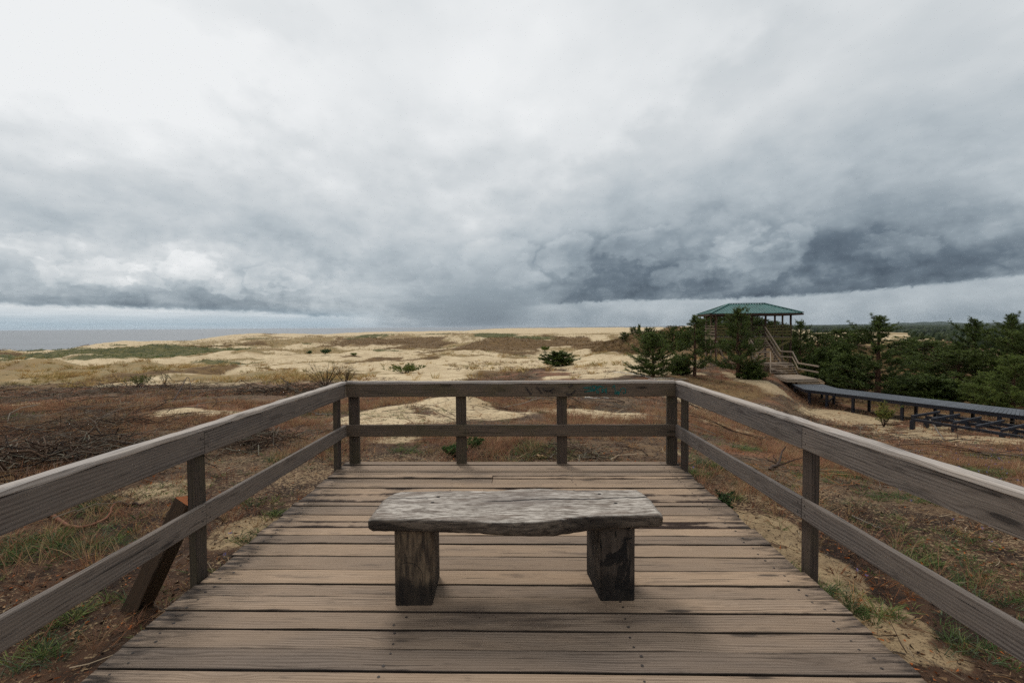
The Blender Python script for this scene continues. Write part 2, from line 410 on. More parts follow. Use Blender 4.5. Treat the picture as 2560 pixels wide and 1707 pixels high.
def height(x, y):
    x = np.asarray(x, float); y = np.asarray(y, float)
    z = basez(x, y).copy(); r = np.hypot(x, y)
    for bx, by, rx, ry, h in BUMPS:
        u = (x - bx) / rx; v = (y - by) / ry; q = u * u + v * v
        z = z + h * np.exp(-q * (1 + .35 * q)) * (1 + .25 * fbm(x / max(rx, 2) * 1.7, y / max(rx, 2) * 1.7, 3, 5))
    for bx, by, rx, ry, h, _k in HUM:
        u = (x - bx) / rx; v = (y - by) / ry; q = u * u + v * v; k = q < 6
        if k.any(): z[k] = z[k] + h * np.exp(-q[k] * 1.2)
    w = np.clip((r - 55) / 120, 0, 1) * np.clip((9000 - r) / 3000, 0, 1)
    crest = 1 - np.clip((np.abs(np.log(np.maximum(r, 1) / 800)) < .5) * .6, 0, 1)
    n = 1 - 2 * np.abs(fbm(x / 42, y / 42, 4, 11))
    z = z + w * ((n - .55) * 1.5 + fbm(x / 17, y / 17, 4, 21, .62) * 1.5) * np.clip(r / 240, .45, 1.25) * crest * np.where(z > -38, 1, 0)
    hm = np.clip((r - 48) / 20, 0, 1) * np.clip((260 - r) / 120, 0, 1)
    z = z + hm * fbm(x / 5.5, y / 4.5, 3, 25, .6) * .85
    nr = np.clip((r - 6.5) / 8, 0, 1) * np.clip((160 - r) / 60, 0, 1)
    z = z + nr * (fbm(x / 5.5, y / 5.5, 3, 31) * .16 + fbm(x / 1.3, y / 1.3, 3, 41) * .045)
    z = z + np.clip((r - 2.2) / 2, .3, 1) * np.clip((30 - r) / 10, 0, 1) * fbm(x / .6, y / .6, 3, 51) * .022
    return z
def hz(x, y): return float(height(np.array([x]), np.array([y]))[0])
def ground(px, py):
    """where the sight line of a photo pixel meets the land"""
    d = ray(px, py); D = np.exp(np.linspace(math.log(2.0), math.log(4000), 900))
    z = height(d[0] * D, D); zr = CZ + d[2] * D
    k = np.argmax(z >= zr)
    if not (z >= zr).any(): k = len(D) - 1
    return np.array([d[0] * D[k], D[k], z[k]])
# land cover patches: (px, py, rx, ry in px, kind, strength)
def patch(px, py, rx, ry, s=1.0):
    c = ground(px, py); a = ground(px, py - ry); b = ground(px, py + ry)
    return (c[0], c[1], rx * c[1] / F, max(abs(a[1] - b[1]) / 2, rx * c[1] / F * .12), s)
SAND = [patch(*q) for q in [(1130, 1022, 240, 30, 1.3), (980, 1045, 150, 14, 1.0), (490, 1034, 130, 11, 1.8), (70, 1010, 80, 10, .8), (1480, 1035, 220, 12, .8), (1750, 1055, 200, 14, .7),
        (1890, 955, 38, 34, 1.3), (1945, 985, 60, 14, 1.2), (2080, 1035, 130, 22, 1.1), (2300, 1080, 160, 22, 1.0), (2480, 1098, 120, 16, .9), (1450, 905, 150, 22, .9),
        (1890, 1290, 90, 60, 1.0), (2010, 1420, 120, 60, .9), (2180, 1560, 130, 70, .9), (2330, 1660, 160, 60, .8), (610, 1330, 90, 50, .7), (400, 1230, 150, 40, .5), (1000, 1100, 100, 12, .5),
        (1700, 1130, 50, 40, .3), (2020, 880, 120, 30, .7), (2160, 905, 120, 30, .8), (1660, 905, 110, 12, 1)]]
BROWN = [patch(*q) for q in [(1290, 862, 170, 13, 1.3), (1200, 868, 120, 9, 1.2), (980, 852, 130, 9, 1.0), (1610, 845, 110, 22, 1.4), (1700, 868, 80, 14, 1.0), (500, 866, 80, 9, .7), (520, 920, 70, 7, .9),
        (1290, 848, 60, 6, .6), (1060, 862, 90, 8, .8), (1780, 960, 160, 26, .6), (850, 935, 70, 8, .4), (1230, 935, 90, 12, .6), (630, 862, 60, 6, .5)]]
GREEN = [patch(*q) for q in [(225, 878, 75, 8, 1.3), (340, 880, 45, 10, 1.3), (420, 888, 80, 12, 1.2), (500, 872, 70, 8, .9), (105, 884, 22, 5, 1.2), (72, 882, 14, 4, 1), (16, 890, 14, 4, 1.1), (50, 896, 22, 4, .9),
        (410, 866, 20, 4, 1), (1080, 922, 70, 7, .4), (1240, 836, 60, 4, .7), (1320, 846, 70, 5, .7), (930, 838, 70, 4, .5), (1090, 835, 70, 4, .5)]]
TANP = [patch(*q) for q in [(130, 906, 150, 12, 1.0), (330, 908, 120, 12, 1.0), (30, 905, 70, 12, .9), (480, 915, 70, 10, .7), (120, 930, 160, 10, .6), (960, 842, 90, 8, .7), (1180, 840, 110, 8, .7), (760, 852, 90, 8, .6), (640, 848, 60, 5, .6)]]
def pm(lst, x, y):
    m = np.zeros_like(x)
    for cx, cy, rx, ry, s in lst:
        u = (x - cx) / rx; v = (y - cy) / ry; m = np.maximum(m, s * np.exp(-(u * u + v * v) ** 1.5 * .9))
    return m
def masks(x, y):
    r = np.hypot(x, y); D = np.where(y > 0, y, r)
    px = 1280 + F * x / np.maximum(D, .5)
    n = fbm(x / 9, y / 9, 4, 61); n2 = fbm(x / 2.2, y / 2.2, 3, 71)
    edge = np.where(px < 1100, 41, np.where(px < 1400, 41 + (px - 1100) * .05, 56)); edge = np.where(px > 1750, 62, edge); edge = np.where(px > 1960, 210, edge)
    heath = np.clip((edge + n * 7 - D) / np.where(px < 1000, 13, 6) + np.where(px < 1000, .45, 0), 0, 1) * (.92 + .12 * n2)
    n3 = fbm(x / .7, y / .7, 3, 73)
    sd = pm(SAND, x, y) * (1 + .9 * n2 + .5 * n3 * (D < 30)) - .12; heath = heath * (1 - np.clip(sd * 1.25 - .1 + n2 * .35, 0, 1))
    mid = np.clip((D - 36) / 10, 0, 1) * np.clip((115 - D) / 40, 0, 1)
    tan = mid * np.clip(.30 + n * 1.1 + n2 * .4 - np.clip((px - 700) / 900, 0, .3) + np.clip((900 - px) / 500, 0, .45) * np.clip((82 - D) / 20, 0, 1), 0, .95)
    farg = np.clip((D - 120) / 60, 0, 1) * np.clip((850 - D) / 260, 0, 1)
    beach = np.clip((520 - px) / 200, 0, 1) * np.clip((D - 205 - .12 * px) / 25, 0, 1)
    crest = np.clip((D - (250 + np.clip(px, 0, 1300) * .36)) / 60, 0, 1)
    tan = np.maximum(tan, farg * np.clip(.30 + 1.3 * fbm(x / 26, y / 26, 4, 81), 0, .9) * (1 - beach) * (1 - crest * .85))
    brown = np.clip(pm(BROWN, x, y) * (1 + .5 * n), 0, 1); green = np.clip(pm(GREEN, x, y) * (1.05 + .5 * n2), 0, 1)
    for bx, by, rx, ry, h, k_ in HUM:
        u = (x - bx) / rx; v = (y - by) / ry; q = u * u + v * v; k = q < 3
        if k.any():
            s_ = np.clip(1.5 - q[k] * 1.1 + n2[k] * .4, 0, 1)
            if k_ < .55: tan[k] = np.maximum(tan[k], s_)
            elif k_ < .75: green[k] = np.maximum(green[k], s_ * .75)
            else: brown[k] = np.maximum(brown[k], s_ * .8)
    forest = np.clip((D - 1100) / 900, 0, 1) * np.clip((px - 1900) / 80, 0, 1)
    tan = tan * (1 - forest)
    return heath, np.clip(np.maximum(tan, pm(TANP, x, y) * (.9 + .6 * n2)), 0, 1), brown, green, forest

th = np.concatenate([np.arange(-180, -56, 3.0), np.arange(-56, 56.01, .22), np.arange(59, 181, 3.0)]); th = np.radians(th)
th = th[:-1] if abs(th[-1] - math.pi) < .01 and abs(th[0] + math.pi) < .01 else th
rr = np.exp(np.linspace(math.log(1.2), math.log(45000), 400))
T, RR = np.meshgrid(th, rr)
gx = (RR * np.sin(T)); gy = (RR * np.cos(T))
# keep rows at constant depth in front so that ridges stay clean
gz = height(gx.ravel(), gy.ravel()).reshape(gx.shape)
V = np.stack([gx, gy, gz], -1).reshape(-1, 3); V = np.vstack([V, [[0, 0, CZ - 2.1]]])
nr_, nt_ = gx.shape; idx = np.arange(nr_ * nt_).reshape(nr_, nt_)
q = np.stack([idx[:-1, :], np.roll(idx[:-1, :], -1, 1), np.roll(idx[1:, :], -1, 1), idx[1:, :]], -1).reshape(-1, 4)
c = len(V) - 1; tri = np.stack([np.full(nt_, c), np.roll(idx[0], -1), idx[0]], -1)
hm, tm, bm_, gm, fm = masks(V[:, 0], V[:, 1])
def ground_mat():
    m, b = new_mat('dune_ground', .95, .15)
    g = node('ShaderNodeNewGeometry'); pos = g.outputs['Position']
    def at(n): a = node('ShaderNodeAttribute', attribute_name=n); return X(a.outputs['Fac'])
    heath, tan, brown, green, forest = [at(n) for n in ('heath', 'tan', 'brown', 'green', 'forest')]
    N1, N2, N3, N4 = noise(pos, .35, 5, .6), noise(pos, 2.3, 5, .65), noise(pos, 13, 5, .65), noise(pos, 70, 3, .6)
    NB = noise(pos, .035, 4, .6)
    cs = node('ShaderNodeMapping'); X.nt.links.new(pos, cs.inputs[0]); cs.inputs['Scale'].default_value = (1, .45, 1); cs.inputs['Rotation'].default_value = (0, 0, .5)
    NS = noise(cs.outputs[0], 5.5, 5, .7, dist=1.2)
    sand = mixc(sstep(N1 * .6 + N2 * .4, .35, .65), srgb(182, 160, 126), srgb(218, 198, 162))
    sand = mixc(sstep(N4 * .5 + N3 * .5, .58, .40) * .28, sand, srgb(120, 98, 70))
    soil = at('soil').clamp()
    sand = mixc(soil, sand, mixc(sstep(N2, .35, .65), srgb(128, 108, 82), srgb(158, 136, 104)))
    litter = sstep(NS + (N3 - .5) * .3, .56, .62)
    litter = litter * (soil * .5 + .3)
    sand = mixc(litter, sand, srgb(70, 50, 36))
    sand = mixc(sstep(noise(pos, 38, 4, .7), .56, .62) * soil * .7, sand, srgb(62, 46, 34))
    hc = mixc(sstep(N2, .40, .62), srgb(80, 63, 50), srgb(112, 92, 70))
    hc = mixc(sstep(noise(pos, .22, 4, .6), .46, .60) * .7, hc, srgb(126, 84, 60))
    hc = mixc(sstep(N1, .52, .66) * .8, hc, srgb(76, 66, 52))
    hc = mixc(sstep(N3 + (N1 - .5) * .5, .52, .64) * .75, hc, srgb(28, 22, 18))
    hc = mixc(sstep(N4, .55, .7) * .4, hc, srgb(136, 108, 78))
    hc = mixc(sstep(noise(pos, .9, 4, .6), .60, .70) * .5, hc, srgb(66, 70, 42))
    near = at('near')
    nc = mixc(sstep(N2, .38, .60), srgb(40, 29, 22), srgb(74, 54, 40))
    nc = mixc(sstep(noise(pos, 26, 5, .7, dist=.8) + (N1 - .5) * .7, .53, .60), nc, srgb(140, 118, 90))
    nc = mixc(sstep(noise(pos, 55, 4, .7), .60, .68) * .8, nc, srgb(112, 66, 38))
    hc = mixc(near, hc, nc)
    f = sstep(heath + (N2 - .5) * .6 + (N3 - .5) * .5, .38, .60)
    col = mixc(f, sand, hc)
    tc_ = mixc(sstep(N1, .4, .6), srgb(140, 116, 76), srgb(118, 102, 66))
    tc_ = mixc(sstep(NB, .5, .62) * .7, tc_, srgb(118, 92, 62))
    f = sstep(tan + (N2 - .5) * .9 + (N1 - .5) * .9 + (NB - .5) * .8, .40, .58) * .85
    col = mixc(f, col, tc_)
    bc = mixc(sstep(N2 * .5 + N1 * .5, .42, .58), srgb(88, 68, 44), srgb(116, 92, 60))
    col = mixc(sstep(brown + (N1 - .5) * .5 + (N2 - .5) * .3, .34, .52), col, bc)
    gc = mixc(sstep(N2 * .5 + N1 * .5, .42, .58), srgb(64, 68, 42), srgb(108, 100, 62))
    col = mixc(sstep(green + (N1 - .5) * .3 + (N2 - .5) * .3, .36, .5), col, gc)
    col = mixc(forest, col, srgb(36, 46, 32))
    X.nt.links.new(col, b.inputs['Base Color'])
    bump(N2 * .5 + N3 * .35 + N4 * .15 + litter * .12, b, .55, .06)
    return m
def ripple_far(m): return m
GM = ground_mat()
o = add('ground', mesh_np('ground', V, [q, tri], [GM], smooth=True, attrs=dict(heath=hm, tan=tm, brown=bm_, green=gm, forest=fm, near=np.clip((9.5 - np.hypot(V[:, 0], V[:, 1]) + 2.5 * fbm(V[:, 0] / 2, V[:, 1] / 2, 3, 77)) / 2.5, 0, 1), soil=np.clip((11.5 - np.hypot(V[:, 0], V[:, 1])) / 5, 0, 1) + .55 * np.clip((V[:, 0] / np.maximum(V[:, 1], .5) - .34) / .06, 0, 1) * (V[:, 1] > 0) * np.clip((75 - V[:, 1]) / 15, 0, 1))), kind='structure')

# sea
def sea_mat():
    m, b = new_mat('sea_water', .38, .5)
    g = node('ShaderNodeNewGeometry'); pos = g.outputs['Position']
    n_ = node('ShaderNodeMapping'); X.nt.links.new(pos, n_.inputs[0]); n_.inputs['Scale'].default_value = (.0006, .004, 1)
    N = noise(n_.outputs[0], 1, 4, .6)
    X.nt.links.new(mixc(sstep(N, .3, .7), srgb(86, 92, 98), srgb(98, 104, 110)), b.inputs['Base Color'])
    bump(noise(pos, .12, 4, .6), b, .7, 1.0)
    return m
a = np.linspace(0, 2 * math.pi, 97)[:-1]
V = np.array([[0, 0, -40.0]] + [[60000 * math.cos(t), 60000 * math.sin(t), -40.0] for t in a])
add('sea', mesh_np('sea', V, [np.array([[0, i + 1, (i + 1) % 96 + 1] for i in range(96)])], [sea_mat()]), kind='structure')
# ---------------------------------------------------------------- wood
def wood(name, light, dark, stain, grain=1.0, knots=1.0, stain_amt=.5, green=0.0, ends=0.0, rough=.82, var=.5, seam=0.0, blot=1.0):
    m, b = new_mat(name, rough, .25)
    uv = node('ShaderNodeUVMap', uv_map='UVMap').outputs[0]
    at = node('ShaderNodeAttribute', attribute_name='bd'); rnd, vn, ex = sep(at.outputs['Vector'])
    u, v, _ = sep(uv)
    lo = noise(comb(u * 1.1, v * 5.0, 0), 1.0, 3, .55)
    # knots: sparse ellipses that push the rings aside
    vo = node('ShaderNodeTexVoronoi', feature='F1'); X.nt.links.new(comb(u * 1.7, v * 8.5, 0), vo.inputs['Vector']); vo.inputs['Scale'].default_value = 1.0
    kd = X(vo.outputs['Distance'])
    vr, vg, vb = sep(vo.outputs['Color']); on = sstep(vr, .48, .50)
    kn = sstep(kd, .15, .09) * on
    halo = sstep(kd, .42, .12) * on
    rings = noise(comb(u * .7, v * 7.0, 2.0), 1.0, 2, .5) * 24 + v * 330 + halo * 9
    ring = X.m('SINE', rings) * .5 + .5
    g1 = noise(comb(u * 3.0, v * 120.0, 0), 1.0, 4, .65)
    g2 = noise(comb(u * 9.0, v * 420.0, 4.0), 1.0, 3, .6)
    gr = ring * .16 + g1 * .50 + g2 * .34
    col = mixc(sstep(gr, .34, .60), dark, light)
    col = mixc(sstep(lo, .35, .62) * .45, col, tuple(c * s for c, s in zip(light, (1.12, 1.05, .95))))
    col = mixc(1.0, col, mixc(rnd, tuple([1 - var * .55] * 3), (1 + var * .22, 1 + var * .15, 1 + var * .02)), 'MULTIPLY')
    hue = X.m('FRACT', rnd * 7.31)
    col = mixc(sstep(hue, .3, .9) * .28 * var, col, tuple(c * s for c, s in zip(light, (1.16, 1.02, .80))))
    crack = sstep(noise(comb(u * 1.6, v * 60.0, 9.0), 1.0, 3, .5), .645, .69)
    col = mixc(crack * .7 * grain, col, tuple(c * .22 for c in dark))
    col = mixc(kn * .85 * knots, col, tuple(c * .30 for c in dark))
    col = mixc(halo * .22 * knots, col, tuple(c * .6 for c in dark))
    bl = noise(comb(u * 2.2, v * 10.0, 6.0), 1.0, 4, .62)
    col = mixc(sstep(bl, .56, .72) * stain_amt, col, stain)
    if blot:
        b2 = noise(comb(u * 7.0, v * 26.0, 3.0), 1.0, 4, .6)
        col = mixc(sstep(b2, .60, .74) * .35 * blot, col, tuple(c * .30 for c in dark))
        b3 = noise(comb(u * 2.6, v * 55.0, 17.0), 1.0, 4, .7)
        col = mixc(sstep(b3, .60, .68) * .55 * blot, col, tuple(c * .38 for c in dark))
    if green:
        gn = noise(comb(u * 1.4, v * 3.0, 12.0), 1.0, 4, .6)
        col = mixc(sstep(gn, .42, .65) * green, col, srgb(70, 66, 38))
    if seam:   # gap shade painted on board sides and chamfers, plus ragged edge dirt
        e = X.m('ABSOLUTE', vn - .5) * 2
        sn = noise(comb(u * 1.5, rnd * 50, 1.0), 1.0, 4, .7)
        col = mixc(sstep(e, .955, .995) * .85, col, srgb(24, 19, 16))
        col = mixc(sstep(e + (sn - .5) * 1.45 + (g1 - .5) * .3, .98, 1.25) * seam, col, srgb(34, 26, 20))
        rot = sstep(ex * (sn + (g1 - .5) * .6 + (e - .5) * .25), .46, .56)
        col = mixc(rot, col, srgb(44, 28, 19))
    if ends:   # black weathering near the sawn ends of the deck boards
        p = node('ShaderNodeNewGeometry').outputs['Position']; x, y, z = sep(p)
        en = noise(comb(x * 5.0, y * 24.0, 0), 1.0, 4, .65)
        d = X.m('ABSOLUTE', x + .03)
        col = mixc(sstep(d + (en - .5) * 1.0, 1.70, 2.06) * ends, col, srgb(40, 32, 27))
        # darker streaked band across the deck under the bench
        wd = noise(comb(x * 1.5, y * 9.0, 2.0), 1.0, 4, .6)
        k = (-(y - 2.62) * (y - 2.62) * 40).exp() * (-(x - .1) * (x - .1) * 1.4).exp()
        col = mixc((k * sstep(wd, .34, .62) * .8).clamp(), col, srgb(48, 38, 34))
    X.nt.links.new(col, b.inputs['Base Color'])
    bump(gr * .6 + kn * -.3 - crack * .8 + lo * .2, b, .55, .004)
    return m
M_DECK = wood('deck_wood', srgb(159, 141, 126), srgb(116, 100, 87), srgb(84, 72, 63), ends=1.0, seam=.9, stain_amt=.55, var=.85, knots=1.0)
M_RAIL = wood('rail_wood', srgb(114, 106, 101), srgb(70, 63, 60), srgb(48, 41, 38), knots=.9, stain_amt=.6, var=.3)
M_CAP = wood('cap_wood', srgb(176, 168, 162), srgb(124, 116, 110), srgb(86, 78, 72), knots=.6, stain_amt=.6, var=.15)
M_BACK = wood('back_rail_wood', srgb(98, 86, 76), srgb(62, 53, 45), srgb(48, 40, 33), green=.45, stain_amt=.55, var=.2, knots=.9)
M_POST = wood('post_wood', srgb(78, 68, 62), srgb(44, 38, 34), srgb(40, 34, 28), green=.35, stain_amt=.6, var=.3, knots=.4)
M_NAIL = bpy.data.materials.new('rusty_nail'); M_NAIL.use_nodes = True
M_NAIL.node_tree.nodes['Principled BSDF'].inputs['Base Color'].default_value = (*srgb(42, 34, 30), 1)
M_NAIL.node_tree.nodes['Principled BSDF'].inputs['Roughness'].default_value = .7

plat = empty('viewing_platform', (0, 3, 0), label='grey weathered plank deck with railings on three sides around the bench', cat='viewing platform')
def pkid(mb, name, mats, **k):
    mb.v = [np.array(v) - np.array([0, 3, 0]) for v in mb.v]
    return mb.build(name, mats, plat, **k)

# deck: boards laid across, far edge first
edges = [5.69, 5.56, 5.43, 5.29, 5.15, 5.05, 4.91, 4.76, 4.57, 4.36, 4.27, 4.07, 3.93, 3.79, 3.65, 3.51, 3.32, 3.13, 2.95, 2.81, 2.66, 2.50, 2.345, 2.19]
while edges[-1] > -1.0: edges.append(edges[-1] - random.uniform(.138, .156))
TW = math.tan(R(-1.3))
d = MB()
def board(x0, x1, y0, y1, zt, extra=0.0, rnd=None):
    g = .0048; w = y0 - y1 - 2 * g; ym = (y0 + y1) / 2
    d.beam((x0, ym + x0 * TW, zt - .014), (x1, ym + x1 * TW, zt - .014), w, .028, ch=.004, jit=.0011, nseg=14, extra=extra, rnd=rnd)
for i in range(len(edges) - 1):
    y0, y1 = edges[i], edges[i + 1]; ym = (y0 + y1) / 2
    xr = np.interp(ym, [2.18, 2.95, 5.56], [1.85, 1.868, 1.915]); xl = -1.985
    a, b_ = xl + random.gauss(0, .012), xr + random.gauss(0, .012)
    zt = random.gauss(0, .0022)
    ex = {11: .5, 12: 1.02, 4: .85, 7: .8, 8: .95}.get(i, random.choice([0, 0, 0, .5, .62]))
    if i in (4, 5):
        xm = -.215
        board(a, xm - .004, y0, y1, zt + (.007 if i == 4 else 0), 0, .9 if i == 4 else None)
        board(xm + .004, b_, y0 - (.012 if i == 4 else 0), y1, zt - (.004 if i == 4 else 0), ex)
    else:
        board(a, b_, y0, y1, zt, ex)
    for xn in (-1.86, -.62, .62, 1.72):
        for s_ in (.28, .72):
            if random.random() < .93:
                y = y1 + (y0 - y1) * s_ + random.gauss(0, .008); x = xn + random.gauss(0, .014)
                d.disc((x, y + x * TW, zt + .0016), random.uniform(.006, .0095), (0, 0, 1), mi=1, n=6)
for x in (-1.86, -.62, .62, 1.72):      # joists
    d.beam((x, -1.0, -.105), (x, 5.6, -.105), .05, .145, mi=0)
d.beam((-1.93, 5.645, -.105), (1.86, 5.57, -.105), .05, .145)
pkid(d, 'deck', [M_DECK, M_NAIL])

LN, LF = np.array([-2.015, 1.9]), np.array([-1.935, 5.60])       # inner face of the left rail
RN, RF = np.array([1.90, 1.8]), np.array([1.862, 5.50])
def along(A, B, y): t = (y - A[1]) / (B[1] - A[1]); return A + (B - A) * t
def side(A, B, out, joints, yb):
    """rails on the inside of the posts; out = -1 left, +1 right"""
    n = B - A; n = n / np.linalg.norm(n); o = np.array([n[1], -n[0]]) * (1 if out > 0 else -1)
    def pt(y, off, z): p = along(A, B, y) + o * off; return (p[0], p[1], z)
    ys = [B[1]] + joints + [yb]
    for k in range(len(ys) - 1):
        y0, y1 = ys[k] - (.002 if k else 0), ys[k + 1] + .002
        e0 = .0 if k else -.0
        mb = MB(); mb.beam(pt(y1, .016, .8638), pt(y0 + e0, .016, .8638), .032, .149, ch=.004, jit=.0012, nseg=10)
        if k < len(ys) - 2 or True:
            for yy in (y1 + .035, y0 - .035):
                for zz in (.83, .90): mb.disc(np.array(pt(yy, -.0012, zz)), .0055, (-o[0], -o[1], 0), 1)
        pkid(mb, 'upper_rail', [M_RAIL, M_NAIL])
        mb = MB(); mb.beam(pt(y1, .016, .399), pt(y0, .016, .399), .034, .136, ch=.005, jit=.0014, nseg=10)
        for yy in (y1 + .035, y0 - .035):
            for zz in (.365, .43): mb.disc(np.array(pt(yy, -.0022, zz)), .0055, (-o[0], -o[1], 0), 1)
        pkid(mb, 'lower_rail', [M_RAIL, M_NAIL])
    capj = [B[1] + .03, yb]
    for k in range(len(capj) - 1):
        mb = MB(); mb.beam(pt(capj[k + 1] + .001, .034, .956), pt(capj[k] - .001, .034, .956), .078, .030, ch=.007, jit=.0024, nseg=46)
        pkid(mb, 'handrail', [M_CAP])
    for y in joints + [B[1] - .13]:
        mb = MB(); p = pt(y, .0335 + .026, 0); g = -.62
        mb.beam((p[0], p[1], g), (p[0], p[1], .9405), .050, .105, upv=(n[0], n[1], 0), ch=.004, jit=.001, nseg=6)
        pkid(mb, 'post', [M_POST])
side(LN, LF, -1, [3.10, .75], -1.0)
side(RN, RF, 1, [3.13, .80], -1.0)
# far railing
B0, B1 = np.array([-1.935, 5.60]), np.array([1.862, 5.50])
n = (B1 - B0) / np.linalg.norm(B1 - B0); o2 = np.array([-n[1], n[0]])
def bp(t, off, z): p = B0 + (B1 - B0) * t + o2 * off; return np.array((p[0], p[1], z))
mb = MB(); mb.beam(bp(.0005, .017, .866), bp(.9995, .017, .866), .032, .148, ch=.004, jit=.0012, nseg=12)
for t in (.03, .315, .63, .96):
    for z in (.83, .905): mb.disc(bp(t, -.0012, z), .005, (-o2[0], -o2[1], 0), 1)
rail_b = pkid(mb, 'upper_rail', [M_BACK, M_NAIL])
mb = MB(); mb.beam(bp(.0005, .017, .399), bp(.9995, .017, .399), .034, .136, ch=.005, jit=.0012, nseg=12)
pkid(mb, 'lower_rail', [M_BACK, M_NAIL])
mb = MB(); mb.beam(bp(.001, .036, .956), bp(.999, .036, .956), .078, .030, ch=.006, jit=.0020, nseg=24)
pkid(mb, 'handrail', [M_CAP])
for pxc in (882, 1151.5, 1402, 1673):
    x = (pxc - 1280) / F * 5.66; t = (x - B0[0]) / (B1[0] - B0[0])
    mb = MB(); p = bp(t, .035 + .028, 0)
    mb.beam((p[0], p[1], -.62), (p[0], p[1], .9405), .118, .052, upv=(o2[0], o2[1], 0), ch=.004, jit=.001, nseg=6)
    pkid(mb, 'post', [M_POST])
# paint scrawl on the far rail, as ribbons 1.5 mm proud of the plank
def ribbon(strokes, w, off):
    Vv, Fq = [], []
    for st in strokes:
        pts = []
        for (px, py) in st:
            dr = ray(px, py); den = o2[0] * dr[0] + o2[1] * 1.0
            D = (o2 @ (B0 - o2 * off)) / den; pts.append(np.array([dr[0] * D, D, CZ + dr[2] * D]))
        for k in range(len(pts) - 1):
            a, b_ = pts[k], pts[k + 1]; t = b_ - a; t /= np.linalg.norm(t) + 1e-9
            s_ = np.cross(t, (o2[0], o2[1], 0)); s_ /= np.linalg.norm(s_) + 1e-9
            i = len(Vv); Vv += [a + s_ * w - t * w * .5, b_ + s_ * w + t * w * .5, b_ - s_ * w + t * w * .5, a - s_ * w - t * w * .5]; Fq.append([i, i + 1, i + 2, i + 3])
    return np.array(Vv), np.array(Fq)
def gp(x, y): return (1280 + x / 7.35, 940 + y / 7.35)
def scr(*l): return [[gp(*p) for p in s_] for s_ in l]
teal = scr([(1305, 210), (1420, 205), (1505, 178), (1560, 195), (1690, 200)], [(1310, 212), (1400, 230), (1520, 245), (1450, 262), (1330, 290)], [(1330, 290), (1500, 270), (1530, 235), (1580, 190), (1640, 180)],
           [(1450, 190), (1440, 235), (1490, 250), (1480, 185)], [(1530, 195), (1560, 240), (1500, 275)], [(1560, 190), (1600, 225), (1540, 245)],
           [(1640, 235), (1690, 245), (1650, 270), (1690, 285), (1640, 300)], [(1560, 265), (1550, 295), (1580, 315), (1600, 285), (1570, 270)], [(1690, 240), (1720, 260), (1700, 285), (1735, 270)], [(1735, 210), (1730, 320)], [(1700, 245), (1740, 240)],
           [(1880, 165), (1895, 250), (1890, 340), (1910, 300)], [(1840, 215), (1875, 170), (1890, 180)], [(1920, 270), (1925, 340), (1950, 270), (1955, 350), (1985, 280)], [(1985, 280), (2010, 235), (2040, 218), (2080, 235), (2092, 265), (2080, 310), (2050, 318), (2040, 290)])
smudge = scr([(265, 215), (290, 260), (350, 335)], [(450, 205), (500, 250), (548, 315)], [(570, 240), (640, 280), (700, 270), (730, 300)], [(700, 275), (760, 235)], [(1000, 320), (1040, 350), (1100, 330), (1165, 265)], [(1050, 205), (1110, 165)])
def paint(name, c, r=.7):
    m, b = new_mat(name, r, .3); b.inputs['Base Color'].default_value = (*c, 1)
    return m
M_TEAL = paint('teal_spray', srgb(18, 92, 88)); M_SMUDGE = paint('faded_black', srgb(56, 49, 45), .9)
for grp, w_, of_, m_, lb in ((teal[:12], .0042, .0032, M_TEAL, 'left letters of the teal spray scrawl on the far upper rail'), (teal[12:], .0042, .0032, M_TEAL, 'right letters of the teal spray scrawl on the far upper rail'),
                     (smudge[:1], .010, .0025, M_SMUDGE, 'leftmost faded black mark on the far upper rail'), (smudge[1:2], .010, .0025, M_SMUDGE, 'second faded black mark on the far upper rail'), (smudge[2:4], .010, .0025, M_SMUDGE, 'zigzag faded black mark on the far upper rail'), (smudge[4:5], .010, .0025, M_SMUDGE, 'curved faded black mark left of the teal scrawl'), (smudge[5:], .010, .0025, M_SMUDGE, 'short faded black dash above the curved mark')):
    V_, F_ = ribbon(grp, w_, of_); V_[:, 1] -= 3
    add('scrawl', mesh_np('scrawl', V_, [F_], [m_]), rail_b, label=lb)

